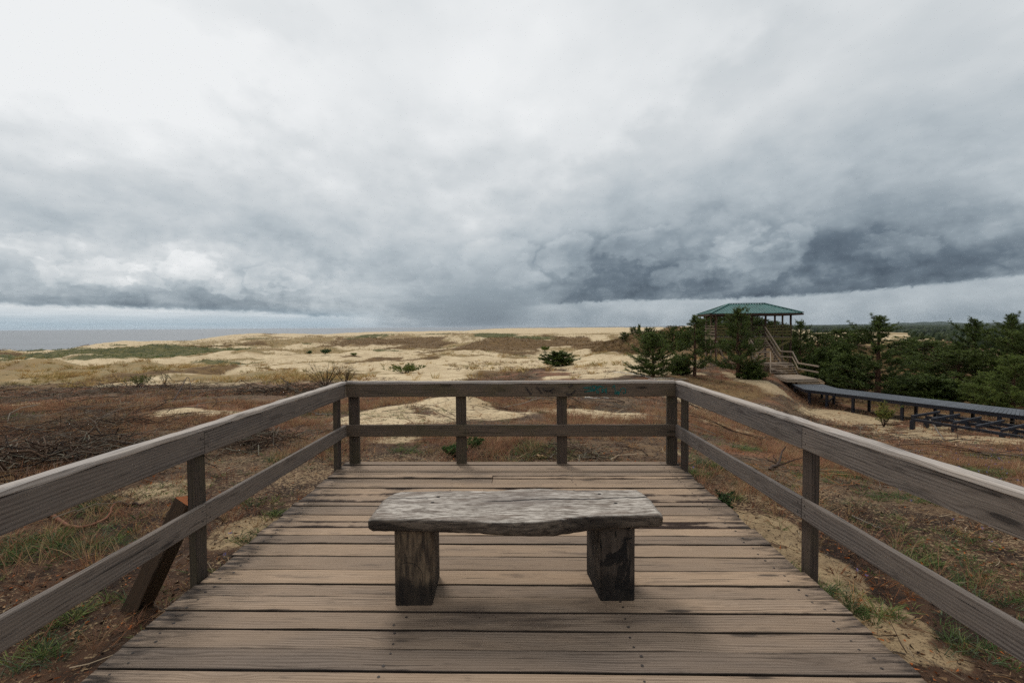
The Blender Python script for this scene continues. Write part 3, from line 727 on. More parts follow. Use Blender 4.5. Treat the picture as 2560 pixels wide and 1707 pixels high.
# ---------------------------------------------------------------- bench
bench = empty('bench', (0, 2.95, 0), label='rough thick slab bench on two blackened block legs on the deck', cat='bench')
def slab_mat():
    m, b = new_mat('slab_wood', .8, .25)
    g = node('ShaderNodeTexCoord').outputs['Object']; x, y, z = sep(g)
    nz = node('ShaderNodeNewGeometry').outputs['Normal']; a_, b_, nzz = sep(nz)
    g1 = noise(comb(x * 6.0, y * 60.0, z * 48.0), 1.0, 5, .68, dist=.3)
    g2 = noise(comb(x * 12.0, y * 80.0, z * 80.0), 1.0, 4, .7)
    g3 = noise(comb(x * 1.6, y * 5.0, z * 6), 1.0, 5, .6, dist=.8)
    sp = noise(comb(x * 14.0, y * 60.0, z * 60), 1.0, 4, .7)
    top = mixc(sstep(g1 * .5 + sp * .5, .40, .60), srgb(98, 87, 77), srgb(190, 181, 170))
    g5 = noise(comb(x * 3.5, y * 12.0, z * 9), 1.0, 5, .65)
    top = mixc(sstep(g5, .48, .66) * .7, top, srgb(112, 98, 87))
    top = mixc(sstep(g3, .54, .68) * .8, top, srgb(88, 77, 69))
    kx = (x - .02) * (x - .02) * 9 + (y - .0) * (y - .0) * 90
    top = mixc((-kx).exp() * .65, top, srgb(104, 94, 88))
    top = mixc(sstep(g2, .60, .70) * .6, top, srgb(86, 74, 66))
    # long split running through the right half of the top
    sn = noise(comb(x * 6.0, 0, 0), 1.0, 3, .6)
    yc = y - (-.012 + (sn - .5) * .05 + x * .05)
    split = sstep(yc.abs(), .0100, .0045) * sstep(x, -.22, -.1)
    yc2 = y - (.028 + (sn - .5) * .06 - x * .02)
    split2 = sstep(yc2.abs(), .0065, .003) * sstep(x, -.45, -.56)
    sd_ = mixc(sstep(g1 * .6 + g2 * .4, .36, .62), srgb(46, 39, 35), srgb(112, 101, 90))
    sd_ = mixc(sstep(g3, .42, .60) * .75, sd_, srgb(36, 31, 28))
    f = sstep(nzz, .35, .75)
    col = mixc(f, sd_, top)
    col = mixc(((split + split2) * f).clamp(), col, srgb(22, 18, 16))
    for cx, cy in ((-.47, .05), (-.49, -.04), (.62, -.06), (.55, .10)):
        dd = (x - cx) * (x - cx) + (y - cy) * (y - cy) * 1.0
        col = mixc(sstep(dd, .00020, .00010), col, srgb(30, 24, 21))
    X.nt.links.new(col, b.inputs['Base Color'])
    bump(g1 * .4 + g2 * .4 + sp * .2 - split * 1.5 * f, b, .8, .006)
    return m
st = [  # px, y of front top edge, y of front bottom edge
    (917, 1296, 1331), (960, 1297, 1332), (1040, 1298, 1333), (1115, 1300, 1335), (1190, 1301.5, 1337), (1240, 1304, 1341), (1290, 1305.5, 1344), (1340, 1304, 1345), (1380, 1300.5, 1344), (1425, 1294, 1338), (1480, 1288.5, 1329), (1540, 1286.5, 1325), (1600, 1286, 1323), (1658, 1286.5, 1321)]
ZT = .533
xs = np.linspace(-.812, .846, 70)
fx, fy, fb = [], [], []
for px, y1, y2 in st:
    p = P(px, y1, ZT); fx.append(p[0]); fy.append(p[1])
    dr = ray(px, y2); fb.append(CZ + dr[2] * (p[1] + .004))
Vs, Fs_ = [], []
nseg = len(xs); NP = 18
for i, x in enumerate(xs):
    yf = np.interp(x, fx, fy); zb = np.interp(x, fx, fb)
    yb = 3.135 + .012 * math.sin(x * 5 + 1) + .008 * math.sin(x * 13)
    dl, dr_ = x + .812, .846 - x
    if dl < .10: yb -= .16 * (1 - dl / .10) ** 1.7
    if dr_ < .05: yb -= .15 * (1 - dr_ / .05) ** 1.6
    rf = .012; c = 1.0
    e = min(dl, dr_); sh = .010 * max(0, 1 - e / .012)
    zt = ZT - sh + .0025 * math.sin(x * 9); zb2 = zb + sh
    prof = [(yf + rf * .9, zt), (yf + rf * .25, zt - rf * .35), (yf, zt - rf * 1.3), (yf + .002, (zt + zb2) / 2 + .015), (yf + .006, zb2 + .018), (yf + .018, zb2 + .004), (yf + .05, zb2)]
    prof += [(yf + (yb - yf) * .5, .452 if True else zb2), (yb - .03, .456), (yb - .006, .466), (yb, .49), (yb, zt - .012), (yb - .012, zt)]
    prof += [(yf + (yb - yf) * t, zt + .0015 * math.sin(x * 23 + t * 9)) for t in (.82, .64, .46, .28, .12)]
    for (y, z) in prof:
        Vs.append((x + random.gauss(0, .0008), y + random.gauss(0, .0010), z + random.gauss(0, .0007)))
NP = len(prof)
idx = np.arange(nseg * NP).reshape(nseg, NP)
q = np.stack([idx[:-1], np.roll(idx[:-1], -1, 1), np.roll(idx[1:], -1, 1), idx[1:]], -1).reshape(-1, 4)
Vs = np.array(Vs); Vs = np.vstack([Vs, [Vs[idx[0]].mean(0)], [Vs[idx[-1]].mean(0)]])
t1 = np.stack([np.full(NP, len(Vs) - 2), np.roll(idx[0], -1), idx[0]], -1); t2 = np.stack([np.full(NP, len(Vs) - 1), idx[-1], np.roll(idx[-1], -1)], -1)
Vs[:, 1] -= 2.95
q = q[:, ::-1]; t1 = t1[:, ::-1]; t2 = t2[:, ::-1]
add('seat', mesh_np('seat', Vs, [q, t1, t2], [slab_mat()], smooth=True), bench, label='silvery wavy-edged slab with a long split')
def leg_mat(name, warm, black):
    m, b = new_mat(name, .75, .3)
    g = node('ShaderNodeTexCoord').outputs['Object']; x, y, z = sep(g)
    n1_ = noise(comb(x * 4, y * 4, z * 1.3), 3.0, 5, .62); n2_ = noise(comb(x * 60, y * 60, z * 6), 1.0, 4, .65)
    col = mixc(sstep(n1_ * .6 + n2_ * .4, .38, .62), srgb(48, 40, 34), warm)
    # the block gets darker towards its foot, with an uneven upper limit
    lowz = sstep(z + (n1_ - .5) * .18, .17, .11)
    col = mixc(lowz * .85, col, srgb(26, 22, 20))
    b3 = noise(comb(x * 7, y * 7, z * 4.5), 1.3, 5, .6, dist=1.0)
    col = mixc(sstep(b3, .50, .53) * black, col, srgb(20, 17, 16))
    xx = x + .02; zz = z - .17
    rad = X.m('SQRT', xx * xx + zz * zz)
    rr_ = X.m('SINE', rad * 260 + n1_ * 6) * .5 + .5
    col = mixc(sstep(rad, .11, .05) * rr_ * .08, col, srgb(86, 74, 62))
    arc = sstep((rad - .085 + (n1_ - .5) * .02).abs(), .0024, .0009) * sstep(x + z * .3, .0, .03) * sstep(z, .13, .16)
    col = mixc(arc * .9, col, srgb(14, 12, 11))
    X.nt.links.new(col, b.inputs['Base Color']); bump(n2_ * .6 + n1_ * .4 - arc, b, .5, .006)
    return m
def block(name, corners, h, mat, label):
    """square timber block with eased edges; corners in plan, anticlockwise from front left"""
    C = np.array(corners, float); ctr = C.mean(0)
    cs = []
    for i in range(4):
        p, a, b_ = C[i], C[i - 1], C[(i + 1) % 4]
        cs.append((p + (a - p) / np.linalg.norm(a - p) * .010)); cs.append((p + (b_ - p) / np.linalg.norm(b_ - p) * .010))
    cs = np.array(cs); V, Fq = [], []
    zs = [0.0015, .006, .08, .18, .28, .38, h - .008, h - .001]
    for k, z in enumerate(zs):
        s_ = .96 if k in (0, len(zs) - 1) else 1.0
        for c_ in cs:
            w = 1 + random.gauss(0, .003); p = ctr + (c_ - ctr) * s_ * w; V.append((p[0] - ctr[0], p[1] - ctr[1], z))
    idx = np.arange(len(zs) * 8).reshape(-1, 8)
    q = np.stack([idx[:-1], np.roll(idx[:-1], -1, 1), np.roll(idx[1:], -1, 1), idx[1:]], -1).reshape(-1, 4)
    o = add(name, mesh_np(name, V, [q, idx[:1, ::-1], idx[-1:]], [mat]), bench, label=label)
    o.location = (ctr[0], ctr[1] - 2.95, 0)
block('leg', [P(988, 1516, 0)[:2], P(1081, 1515, 0)[:2], P(1099.5, 1439, 0)[:2], P(1006, 1440, 0)[:2]], .4535, leg_mat('leg_brown', srgb(116, 99, 80), .25), 'brown block leg with a curved crack')
block('leg', [P(1501.7, 1504, 0)[:2], P(1587.6, 1503, 0)[:2], P(1551, 1431, 0)[:2], P(1466, 1431.5, 0)[:2]], .4535, leg_mat('leg_black', srgb(78, 68, 60), .95), 'blackened block leg')

# leaning sawn timber outside the left rail
mb = MB()
a = PD(325, 1556, 3.52); b_ = PD(471, 1250, 3.62); ax = b_ - a; L_ = np.linalg.norm(ax); ax /= L_
gz0 = hz(a[0], a[1]); a = a - ax * max(0, (a[2] - gz0 + .12) / ax[2])
M_STUMP = wood('dark_timber', srgb(74, 58, 44), srgb(42, 32, 26), srgb(34, 26, 20), stain_amt=.6)
M_ORANGE = wood('fresh_cut', srgb(138, 78, 30), srgb(104, 54, 20), srgb(110, 60, 26), stain_amt=.3)
mb.beam(a, b_, .135, .125, upv=(-.3, -1, .2), ch=.006, jit=.002, nseg=6, mi=0, endcut=1)
mb.build('timber_post', [M_STUMP, M_ORANGE], None, origin=a, label='short dark timber leaning outside the left railing, its sawn top orange', cat='timber')
# ---------------------------------------------------------------- lookout tower
M_TW = wood('tower_wood', srgb(126, 112, 98), srgb(84, 74, 64), srgb(70, 60, 50), knots=.3, var=.4)
M_TG = wood('tower_wood_mossy', srgb(104, 98, 62), srgb(76, 70, 46), srgb(58, 54, 36), knots=.3, var=.3)
M_TD = wood('tower_wood_dark', srgb(72, 56, 48), srgb(46, 36, 31), srgb(36, 28, 24), knots=.2, var=.3)
def metal_roof():
    m, b = new_mat('green_sheet_roof', .42, .5)
    g = node('ShaderNodeNewGeometry').outputs['Position']
    N = noise(g, 1.3, 4, .6)
    X.nt.links.new(mixc(sstep(N, .35, .65), srgb(38, 86, 82), srgb(54, 104, 99)), b.inputs['Base Color'])
    return m
M_ROOF = metal_roof()
th8 = R(8); fd = np.array([math.cos(th8), -math.sin(th8), 0]); bd_ = np.array([math.sin(th8), math.cos(th8), 0]); UP = np.array([0, 0, 1.0])
T0 = np.array([19.44, 46.0, 0])
FLR, EAVE = .47, 2.68
tower = empty('lookout_tower', T0 + UP * -1.9, label='open wooden lookout tower on posts under a green hipped metal roof', cat='lookout tower')
def tp(w, d, z): return T0 + fd * w + bd_ * d + UP * z
def tk(mb, name, mats, parent=tower, **k):
    org = np.array(parent.location) if parent is tower else np.array(tower.location)
    mb.v = [np.array(v) - org for v in mb.v]
    return mb.build(name, mats, parent, **k)
WX = [0, 2.2, 4.4, 6.6]; DP = 3.7
def zg(p): return hz(p[0], p[1])
for w in WX:
    for dd in (0, DP):
        mb = MB(); p = tp(w, dd, 0); lo = zg(p) - .15
        mb.beam((p[0], p[1], lo), (p[0], p[1], EAVE + .04), .15, .15, upv=fd, ch=.01); tk(mb, 'post', [M_TD if dd == 0 and w else M_TW])
for w in (0, 6.6):
    mb = MB(); p = tp(w, DP / 2, 0)
    mb.beam((p[0], p[1], zg(p) - .15), (p[0], p[1], EAVE + .04), .13, .13, upv=fd); tk(mb, 'post', [M_TW])
# floor
mb = MB()
n_ = 26
for i in range(n_):
    a = -.12 + i * (6.84 / n_); mb.beam(tp(a + .13, -.14, FLR - .02), tp(a + .13, DP + .14, FLR - .02), .25, .04)
tk(mb, 'floor', [M_TW])
for dd, m_ in ((-.10, M_TG), (DP + .10, M_TW)):
    mb = MB(); mb.beam(tp(-.1, dd, FLR - .17), tp(6.7, dd, FLR - .17), .06, .24); tk(mb, 'floor_beam', [m_])
for w in (-.10, 6.70, 2.2, 4.4):
    mb = MB(); mb.beam(tp(w, -.06, FLR - .175), tp(w, DP + .06, FLR - .175), .06, .23); tk(mb, 'floor_beam', [M_TW])
# parapets: four slats on each open bay, with crossed laths behind
def parapet(a, b_, m_, cross=True):
    mb = MB(); a = np.array(a); b_ = np.array(b_); dr = (b_ - a) / np.linalg.norm(b_ - a); nn = np.cross(dr, UP)
    for z, h in ((1.05, .09), (.80, .13), (.53, .13), (.26, .13)):
        mb.beam(a + UP * (FLR + z), b_ + UP * (FLR + z), .035, h)
    L_ = np.linalg.norm(b_ - a); k = max(2, round(L_ / 1.0))
    if cross:
        for i in range(k):
            p, q = a + dr * L_ * i / k, a + dr * L_ * (i + 1) / k
            mb.beam(p + nn * .04 + UP * (FLR + .05), q + nn * .04 + UP * (FLR + 1.0), .02, .05); mb.beam(q + nn * .065 + UP * (FLR + .05), p + nn * .065 + UP * (FLR + 1.0), .02, .05)
    tk(mb, 'parapet', [m_])
e = .10
parapet(tp(-e, -e, 0), tp(-e, DP / 2, 0), M_TW); parapet(tp(-e, DP / 2 + .002, 0), tp(-e, DP + e, 0), M_TW)
parapet(tp(6.6 + e, DP + e, 0), tp(6.6 + e, -e, 0), M_TW)
parapet(tp(0, -e - .02, 0), tp(2.2, -e - .02, 0), M_TG); parapet(tp(4.4, -e - .02, 0), tp(6.6, -e - .02, 0), M_TG)
parapet(tp(6.6, DP + e + .02, 0), tp(0, DP + e + .02, 0), M_TW)
# knee braces under the floor and raking struts
def br(a, b_, w=.1, h=.14, m_=M_TW, name='brace', up_=(0, 0, 1)):
    mb = MB(); mb.beam(a, b_, w, h, upv=up_); tk(mb, name, [m_])
g0 = zg(tp(0, 0, 0))
br(tp(0.0, -.12, FLR - .35), tp(.95, -.12, g0 + .15), .06, .16); br(tp(0.08, 1.0, FLR - .35), tp(.08, 2.6, g0 + .2), .06, .14)
br(tp(5.2, -.13, -.6), tp(6.5, -.13, FLR - .35), .05, .2, M_TG); br(tp(4.5, .3, FLR - .3), tp(6.3, .3, g0 + .3), .05, .16)
br(tp(0, DP, FLR - .4), tp(2.2, DP, g0 + .2), .05, .16); br(tp(6.6, DP, FLR - .4), tp(4.4, DP, g0 + .2), .05, .16)
mb = MB(); mb.beam(tp(-.3, 0, g0 + .06), tp(1.0, 0, g0 + .06), .3, .22); tk(mb, 'base_sill', [M_TW]); mb = MB(); mb.beam(tp(-.3, DP, zg(tp(0, DP, 0)) + .06), tp(1, DP, zg(tp(0, DP, 0)) + .06), .3, .2); tk(mb, 'base_sill', [M_TW])
# roof: hipped sheet metal with standing ribs, wood wall plate, gutter and downpipe
ov = .78; RZ = 3.66; hip = 2.45
A = [tp(-ov, -ov, EAVE), tp(6.6 + ov, -ov, EAVE), tp(6.6 + ov, DP + ov, EAVE), tp(-ov, DP + ov, EAVE)]
r0, r1 = tp(-ov + hip, DP / 2, RZ), tp(6.6 + ov - hip, DP / 2, RZ)
mb = MB()
def quad(ps, mi=0):
    i = len(mb.v); mb.v += [np.array(p) for p in ps]; mb.face(list(range(i, i + len(ps))), [(0, 0)] * len(ps), (.5, .5, 0), mi)
for ps in ([A[0], A[1], r1, r0], [A[2], A[3], r0, r1], [A[3], A[0], r0], [A[1], A[2], r1]): quad(ps)
dn = UP * -.05
for ps in ([A[0], A[1], r1, r0], [A[2], A[3], r0, r1], [A[3], A[0], r0], [A[1], A[2], r1]): quad([p + dn for p in ps[::-1]])
def ribs(e0, e1, p0, p1, nrm_out):
    Lq = np.linalg.norm(e1 - e0); dr = (e1 - e0) / Lq; n = int(Lq / .24)
    s0 = (p0 - e0) @ dr; s1 = (p1 - e0) @ dr; H = RZ - EAVE
    perp = (p0 - e0) - dr * s0; 
    for i in range(1, n):
        s_ = Lq * i / n
        if s_ < s0: f = s_ / s0
        elif s_ > s1: f = (Lq - s_) / (Lq - s1)
        else: f = 1.0
        st_ = e0 + dr * s_; en = st_ + perp * f
        mb.beam(st_ + UP * .022 - perp * .01, en + UP * .022, .07, .045, ch=.02)
ribs(A[0], A[1], r0, r1, None); ribs(A[2], A[3], r1, r0, None)
ribs(A[3], A[0], r0, r0, None); ribs(A[1], A[2], r1, r1, None)
roof = tk(mb, 'roof', [M_ROOF])
mb = MB()
for a, b_ in ((A[0], r0), (A[1], r1), (A[2], r1), (A[3], r0), (r0, r1)): mb.beam(a + UP * .06, b_ + UP * .06, .22, .05, ch=.02)
tk(mb, 'ridge_cap', [M_ROOF], parent=roof)
for i in range(4):
    mb = MB(); mb.beam(A[i] - UP * .11, A[(i + 1) % 4] - UP * .11, .04, .16); tk(mb, 'fascia', [M_TD])
for dd in (0, DP):
    mb = MB(); mb.beam(tp(-.5, dd, EAVE - .01), tp(7.1, dd, EAVE - .01), .12, .14); tk(mb, 'wall_plate', [M_TD])
for w in (0, 2.2, 4.4, 6.6):
    mb = MB(); mb.beam(tp(w, -.6, EAVE - .005), tp(w, DP + .6, EAVE - .005), .10, .13); tk(mb, 'tie_beam', [M_TD])
M_PIPE = paint('brown_pipe', srgb(66, 36, 32), .4)
Vt, Qt = tubes([[tp(-.62, -.62, EAVE - .12), tp(-.2, -.3, EAVE - .45), tp(-.13, -.2, EAVE - .6), tp(-.13, -.2, .8), tp(-.13, -.2, g0 + .3)]], [[.05] * 5], 8)
add('downpipe', mesh_np('downpipe', Vt - np.array(tower.location), [Qt], [M_PIPE]), tower)

# ---------------------------------------------------------------- staircase
M_ST = wood('stair_wood', srgb(150, 136, 122), srgb(104, 92, 80), srgb(78, 68, 60), knots=.2, var=.4)
M_NEW = wood('new_plank', srgb(182, 160, 134), srgb(150, 124, 96), srgb(130, 100, 70), knots=.3, var=.2)
M_YEL = wood('cut_end', srgb(178, 130, 58), srgb(148, 98, 38), srgb(130, 84, 34), knots=.0, var=.2)
stair = empty('staircase', (21.5, 39, -3.4), label='two-flight wooden staircase with handrails climbing to the lookout tower', cat='staircase')
def sk(mb, name, mats, **k):
    mb.v = [np.array(v) - np.array(stair.location) for v in mb.v]; return mb.build(name, mats, stair, **k)
def flight(tl, tr, bl, br_, n):
    """corner points at the top (left, right) and the bottom (left, right)"""
    tl, tr, bl, br_ = map(np.array, (tl, tr, bl, br_))
    for i in range(1, n):
        t = i / n; a = tl + (bl - tl) * t; b_ = tr + (br_ - tr) * t
        mb = MB(); mb.beam(a - UP * .02, b_ - UP * .02, .27, .045, ch=.006); sk(mb, 'tread', [M_ST])
    for a, b_ in ((tl, bl), (tr, br_)):
        mb = MB(); mb.beam(a - UP * .16, b_ - UP * .16, .055, .24); sk(mb, 'stringer', [M_ST])
def hand(pts, posts=None, m_=M_ST, mid=True, H=.95):
    pts = [np.array(p, float) for p in pts]
    for k in range(len(pts) - 1):
        a, b_ = pts[k], pts[k + 1]
        mb = MB(); mb.beam(a + UP * H, b_ + UP * H, .07, .11); sk(mb, 'handrail', [m_])
        if mid:
            mb = MB(); mb.beam(a + UP * (H * .52), b_ + UP * (H * .52), .04, .11); sk(mb, 'mid_rail', [m_])
    for p in (posts if posts is not None else pts):
        p = np.array(p); mb = MB(); mb.beam((p[0], p[1], min(hz(p[0], p[1]) - .1, p[2] - .3)), (p[0], p[1], p[2] + H - .05), .085, .085); sk(mb, 'post', [m_])
zL1, zL2 = -1.66, -2.52
t_l, t_r = tp(2.33, -.2, FLR), tp(4.27, -.2, FLR)
b_l, b_r = PD(1893, 905, 42.3), PD(1951, 905, 42.3); b_l[2] = b_r[2] = zL1
flight(t_l, t_r, b_l, b_r, 11)
def landing(c, z, nb, name='landing', mats=None, thick=.04):
    a, b_, c_, d_ = [np.array([p[0], p[1], z]) for p in c]       # far left, far right, near right, near left
    mb = MB()
    for i in range(nb):
        t0, t1 = (i + .5) / nb, 0
        p, q_ = a + (d_ - a) * t0, b_ + (c_ - b_) * t0
        w = np.linalg.norm(d_ - a) / nb
        mb.beam(p - UP * thick / 2, q_ - UP * thick / 2, w - .012, thick, ch=.004)
    for p, q_ in ((a, d_), (b_, c_), ((a + b_) / 2, (c_ + d_) / 2)):
        mb.beam(p - UP * .14, q_ - UP * .14, .06, .19)
    for p, q_ in ((d_, c_), (a, b_)): mb.beam(p - UP * .145, q_ - UP * .145, .05, .17)
    return sk(mb, name, mats or [M_ST])
L1 = [PD(1886, 902, 42.2), PD(1956, 902, 42.2), PD(1981, 907, 41.2), PD(1893, 907, 41.2)]
landing(L1, zL1, 7)
f2tl, f2tr = PD(1925, 907, 41.1), PD(1981, 907, 41.1); f2bl, f2br = PD(1927, 936, 39.9), PD(1995, 936, 39.9)
for p in (f2tl, f2tr): p[2] = zL1
for p in (f2bl, f2br): p[2] = zL2
flight(f2tl, f2tr, f2bl, f2br, 5)
L2 = [P(1927, 936, zL2), P(1995, 936, zL2), P(2046, 947, zL2), P(1968, 948, zL2)]
landing(L2, zL2, 16)
# new pale steps down to the grey boardwalk
for k, (y, z, xl_, xr_) in enumerate([(951.5, zL2 - .16, 1978, 2049), (957, zL2 - .31, 1991, 2058)]):
    a, b_ = P(xl_, y, z), P(xr_, y, z)
    mb = MB(); mb.beam(a - UP * .025, b_ - UP * .025, .34, .05, ch=.004, endcut=1, mi=0); sk(mb, 'new_step', [M_NEW, M_YEL], label='pale newly sawn step')
for xl_ in (1980, 2045):
    a, b_ = P(xl_, 949, zL2 - .2), P(xl_ + 16, 959, zL2 - .46); mb = MB(); mb.beam(a, b_, .05, .22, endcut=1); sk(mb, 'stringer', [M_NEW, M_YEL])
# handrails
hand([t_r, b_r, [L1[2][0], L1[2][1], zL1], f2br, [L2[2][0], L2[2][1], zL2]], posts=[t_r, b_r, [L1[2][0], L1[2][1], zL1], f2br, (np.array(L2[1]) + np.array(L2[2])) / 2, L2[2]])
hand([t_l, b_l], posts=[t_l, (t_l + b_l) / 2])
hand([b_l, [L1[3][0], L1[3][1], zL1], f2tl, f2bl, [L2[3][0], L2[3][1], zL2]], posts=[b_l, [L1[3][0], L1[3][1], zL1], f2tl, f2bl, (np.array(L2[0]) + np.array(L2[3])) / 2, L2[3]])

# ---------------------------------------------------------------- grey boardwalk
def slate():
    m, b = new_mat('slate_paint', .55, .35)
    uv = node('ShaderNodeUVMap', uv_map='UVMap').outputs[0]; at = node('ShaderNodeAttribute', attribute_name='bd'); rnd, vn, ex = sep(at.outputs['Vector'])
    u, v, _ = sep(uv); N = noise(comb(u * 2, v * 30, 0), 1.0, 4, .6)
    c_ = mixc(sstep(N, .3, .7), srgb(66, 70, 76), srgb(84, 88, 94)); c_ = mixc(1.0, c_, mixc(rnd, (.82, .82, .82), (1.1, 1.1, 1.1)), 'MULTIPLY')
    X.nt.links.new(c_, b.inputs['Base Color']); return m
M_SL = slate()
def slate_dark():
    m, b = new_mat('slate_dark', .5, .35)
    g = node('ShaderNodeNewGeometry').outputs['Position']; N = noise(g, 8, 4, .6)
    X.nt.links.new(mixc(sstep(N, .3, .7), srgb(26, 28, 36), srgb(38, 40, 50)), b.inputs['Base Color']); return m
M_SD = slate_dark()
ZB = -2.9
lp = [P(1978, 959, ZB), P(2011, 973, ZB), P(2560, 1039, ZB)]; rp = [P(2058, 960.5, ZB), P(2094, 970.5, ZB), P(2560, 1024, ZB)]
dl = lp[2] - lp[1]; dl /= np.linalg.norm(dl); dr_ = rp[2] - rp[1]; dr_ /= np.linalg.norm(dr_)
lp.append(lp[2] + dl * 14); rp.append(rp[2] + dl * 14)
walk = empty('boardwalk', (24, 29, -3.9), label='slate grey boardwalk on dark posts leading right from the staircase', cat='boardwalk')
def wk(mb, name, mats, parent=walk, **k):
    mb.v = [np.array(v) - np.array(parent.location) for v in mb.v]; return mb.build(name, mats, parent, **k)
mb = MB()
for k in range(3):
    L_ = np.linalg.norm((lp[k + 1] + rp[k + 1]) / 2 - (lp[k] + rp[k]) / 2); n_ = max(2, int(round(L_ / .15)))
    for i in range(n_):
        t = (i + .5) / n_; a = lp[k] + (lp[k + 1] - lp[k]) * t; b_ = rp[k] + (rp[k + 1] - rp[k]) * t
        w = L_ / n_; mb.beam(a - UP * .015, b_ - UP * .015, w - .018, .03, ch=.003)
wk(mb, 'deck', [M_SL])
for side_ in (lp, rp):
    for k in range(3):
        ins = (rp[k] - lp[k]) * (.03 if side_ is lp else -.03); mb = MB(); mb.beam(side_[k] + ins - UP * .13, side_[k + 1] + ins - UP * .13, .06, .18); wk(mb, 'beam', [M_SD])
def leg_at(x, y, ztop, parent, name='post', w=.14):
    mb = MB(); g = hz(x, y); mb.beam((x, y, g - .2), (x, y, ztop), w, w, upv=dl); wk(mb, name, [M_SD], parent=parent)
def at_px(line, px):
    for k in range(3):
        for t in np.linspace(0, 1, 400):
            p = line[k] + (line[k + 1] - line[k]) * t
            if 1280 + F * p[0] / p[1] >= px: return p
    return line[-1]
for px in (1986, 2022, 2066, 2132, 2255, 2380, 2500, 2590):
    p = at_px(lp, px); leg_at(p[0] + .12, p[1] + .05, ZB - .2, walk)
for px in (2060, 2090, 2179, 2212, 2296, 2345, 2440, 2540):
    p = at_px(rp, px); leg_at(p[0] - .12, p[1] - .05, ZB - .2, walk)
pb = at_px(lp, 2066); mb = MB(); mb.beam(pb + np.array([.12, .05, -.75]), pb + np.array([.3, -.5, -.22]), .07, .07); wk(mb, 'brace', [M_SD])
# unfinished frame beside it
ZF = -2.95
frame = empty('platform_frame', (25, 22, -3.9), label='unfinished open frame of dark beams and short posts beside the boardwalk', cat='platform frame')
joist = [((2279, 1041), (2395, 1021.5)), ((2326, 1050), (2446, 1028)), ((2383, 1058.5), (2497, 1035)), ((2442, 1067), (2558, 1042)), ((2503, 1076), (2600, 1051))]
J = [(P(*a, ZF), P(*b_, ZF)) for a, b_ in joist]
dx_ = (J[4][0] - J[0][0]) / 4; cross = (J[0][1] - J[0][0]); cross /= np.linalg.norm(cross)
for k in range(6):
    a = J[0][0] + dx_ * k; L_ = 2.75
    mb = MB(); mb.beam(a, a + cross * L_, .06, .12); wk(mb, 'joist', [M_SD], parent=frame)
for s_ in (.02, 1.35, 2.55):
    a = J[0][0] + cross * s_ - UP * .14; b_ = a + dx_ * 5.1; mb = MB(); mb.beam(a, b_, .07, .13); wk(mb, 'beam', [M_SD], parent=frame)
    for k in (0, 2, 4):
        p = a + dx_ * (k + .04); leg_at(p[0], p[1], ZF - .2, frame, w=.17)
# ---------------------------------------------------------------- foliage helpers
def leaf_mat(name, rough=.7, trans=.0, sat=1.0):
    m, b = new_mat(name, rough, .2)
    a = node('ShaderNodeAttribute', attribute_name='col'); g = node('ShaderNodeNewGeometry')
    X.nt.links.new(a.outputs['Color'], b.inputs['Base Color'])
    if trans:
        t = node('ShaderNodeBsdfTranslucent'); X.nt.links.new(a.outputs['Color'], t.inputs[0])
        mx_ = node('ShaderNodeMixShader'); mx_.inputs[0].default_value = trans
        X.nt.links.new(b.outputs[0], mx_.inputs[1]); X.nt.links.new(t.outputs[0], mx_.inputs[2])
        X.nt.links.new(mx_.outputs[0], m.node_tree.nodes['Material Output'].inputs[0])
    return m
M_NEEDLE = leaf_mat('pine_needles', .65, .12)
M_GRASS = leaf_mat('grass_blades', .8, .18)
M_TWIG = leaf_mat('dead_twigs', .9)
def bark_mat():
    m, b = new_mat('pine_bark', .9, .15)
    g = node('ShaderNodeTexCoord').outputs['Object']; N = noise(g, 6, 5, .65); x, y, z = sep(g)
    X.nt.links.new(mixc(sstep(N, .35, .65), srgb(52, 40, 33), srgb(96, 70, 54)), b.inputs['Base Color']); bump(N, b, .6, .02)
    return m
M_BARK = bark_mat()
def blades(base, dirs, length, width, col, bend=None, tipcol=None):
    """thin two-piece blades: V (n*5), tris+quads"""
    n = len(base); dirs = dirs / np.linalg.norm(dirs, axis=1, keepdims=True)
    rv = rng.normal(size=(n, 3)); sdv = np.cross(dirs, rv); sdv /= np.linalg.norm(sdv, axis=1, keepdims=True) + 1e-9
    L = length[:, None]; Wd = width[:, None]
    bend = np.zeros((n, 3)) if bend is None else bend
    mid = base + dirs * L * .55 + bend * .3 * L; tip = base + dirs * L + bend * L
    V = np.stack([base - sdv * Wd * .5, base + sdv * Wd * .5, mid + sdv * Wd * .42, mid - sdv * Wd * .42, tip], 1).reshape(-1, 3)
    i = np.arange(n) * 5
    q = np.stack([i, i + 1, i + 2, i + 3], 1); t = np.stack([i + 3, i + 2, i + 4], 1)
    tc_ = col if tipcol is None else tipcol
    C = np.stack([col * .9, col * .9, col, col, tc_], 1).reshape(-1, 3)
    return V, q, t, C
def tris(base, dirs, length, width, col):
    n = len(base); dirs = dirs / (np.linalg.norm(dirs, axis=1, keepdims=True) + 1e-9)
    rv = rng.normal(size=(n, 3)); sdv = np.cross(dirs, rv); sdv /= np.linalg.norm(sdv, axis=1, keepdims=True) + 1e-9
    V = np.stack([base - sdv * width[:, None] * .5, base + sdv * width[:, None] * .5, base + dirs * length[:, None]], 1).reshape(-1, 3)
    return V, np.arange(n * 3).reshape(n, 3), np.repeat(col, 3, 0)

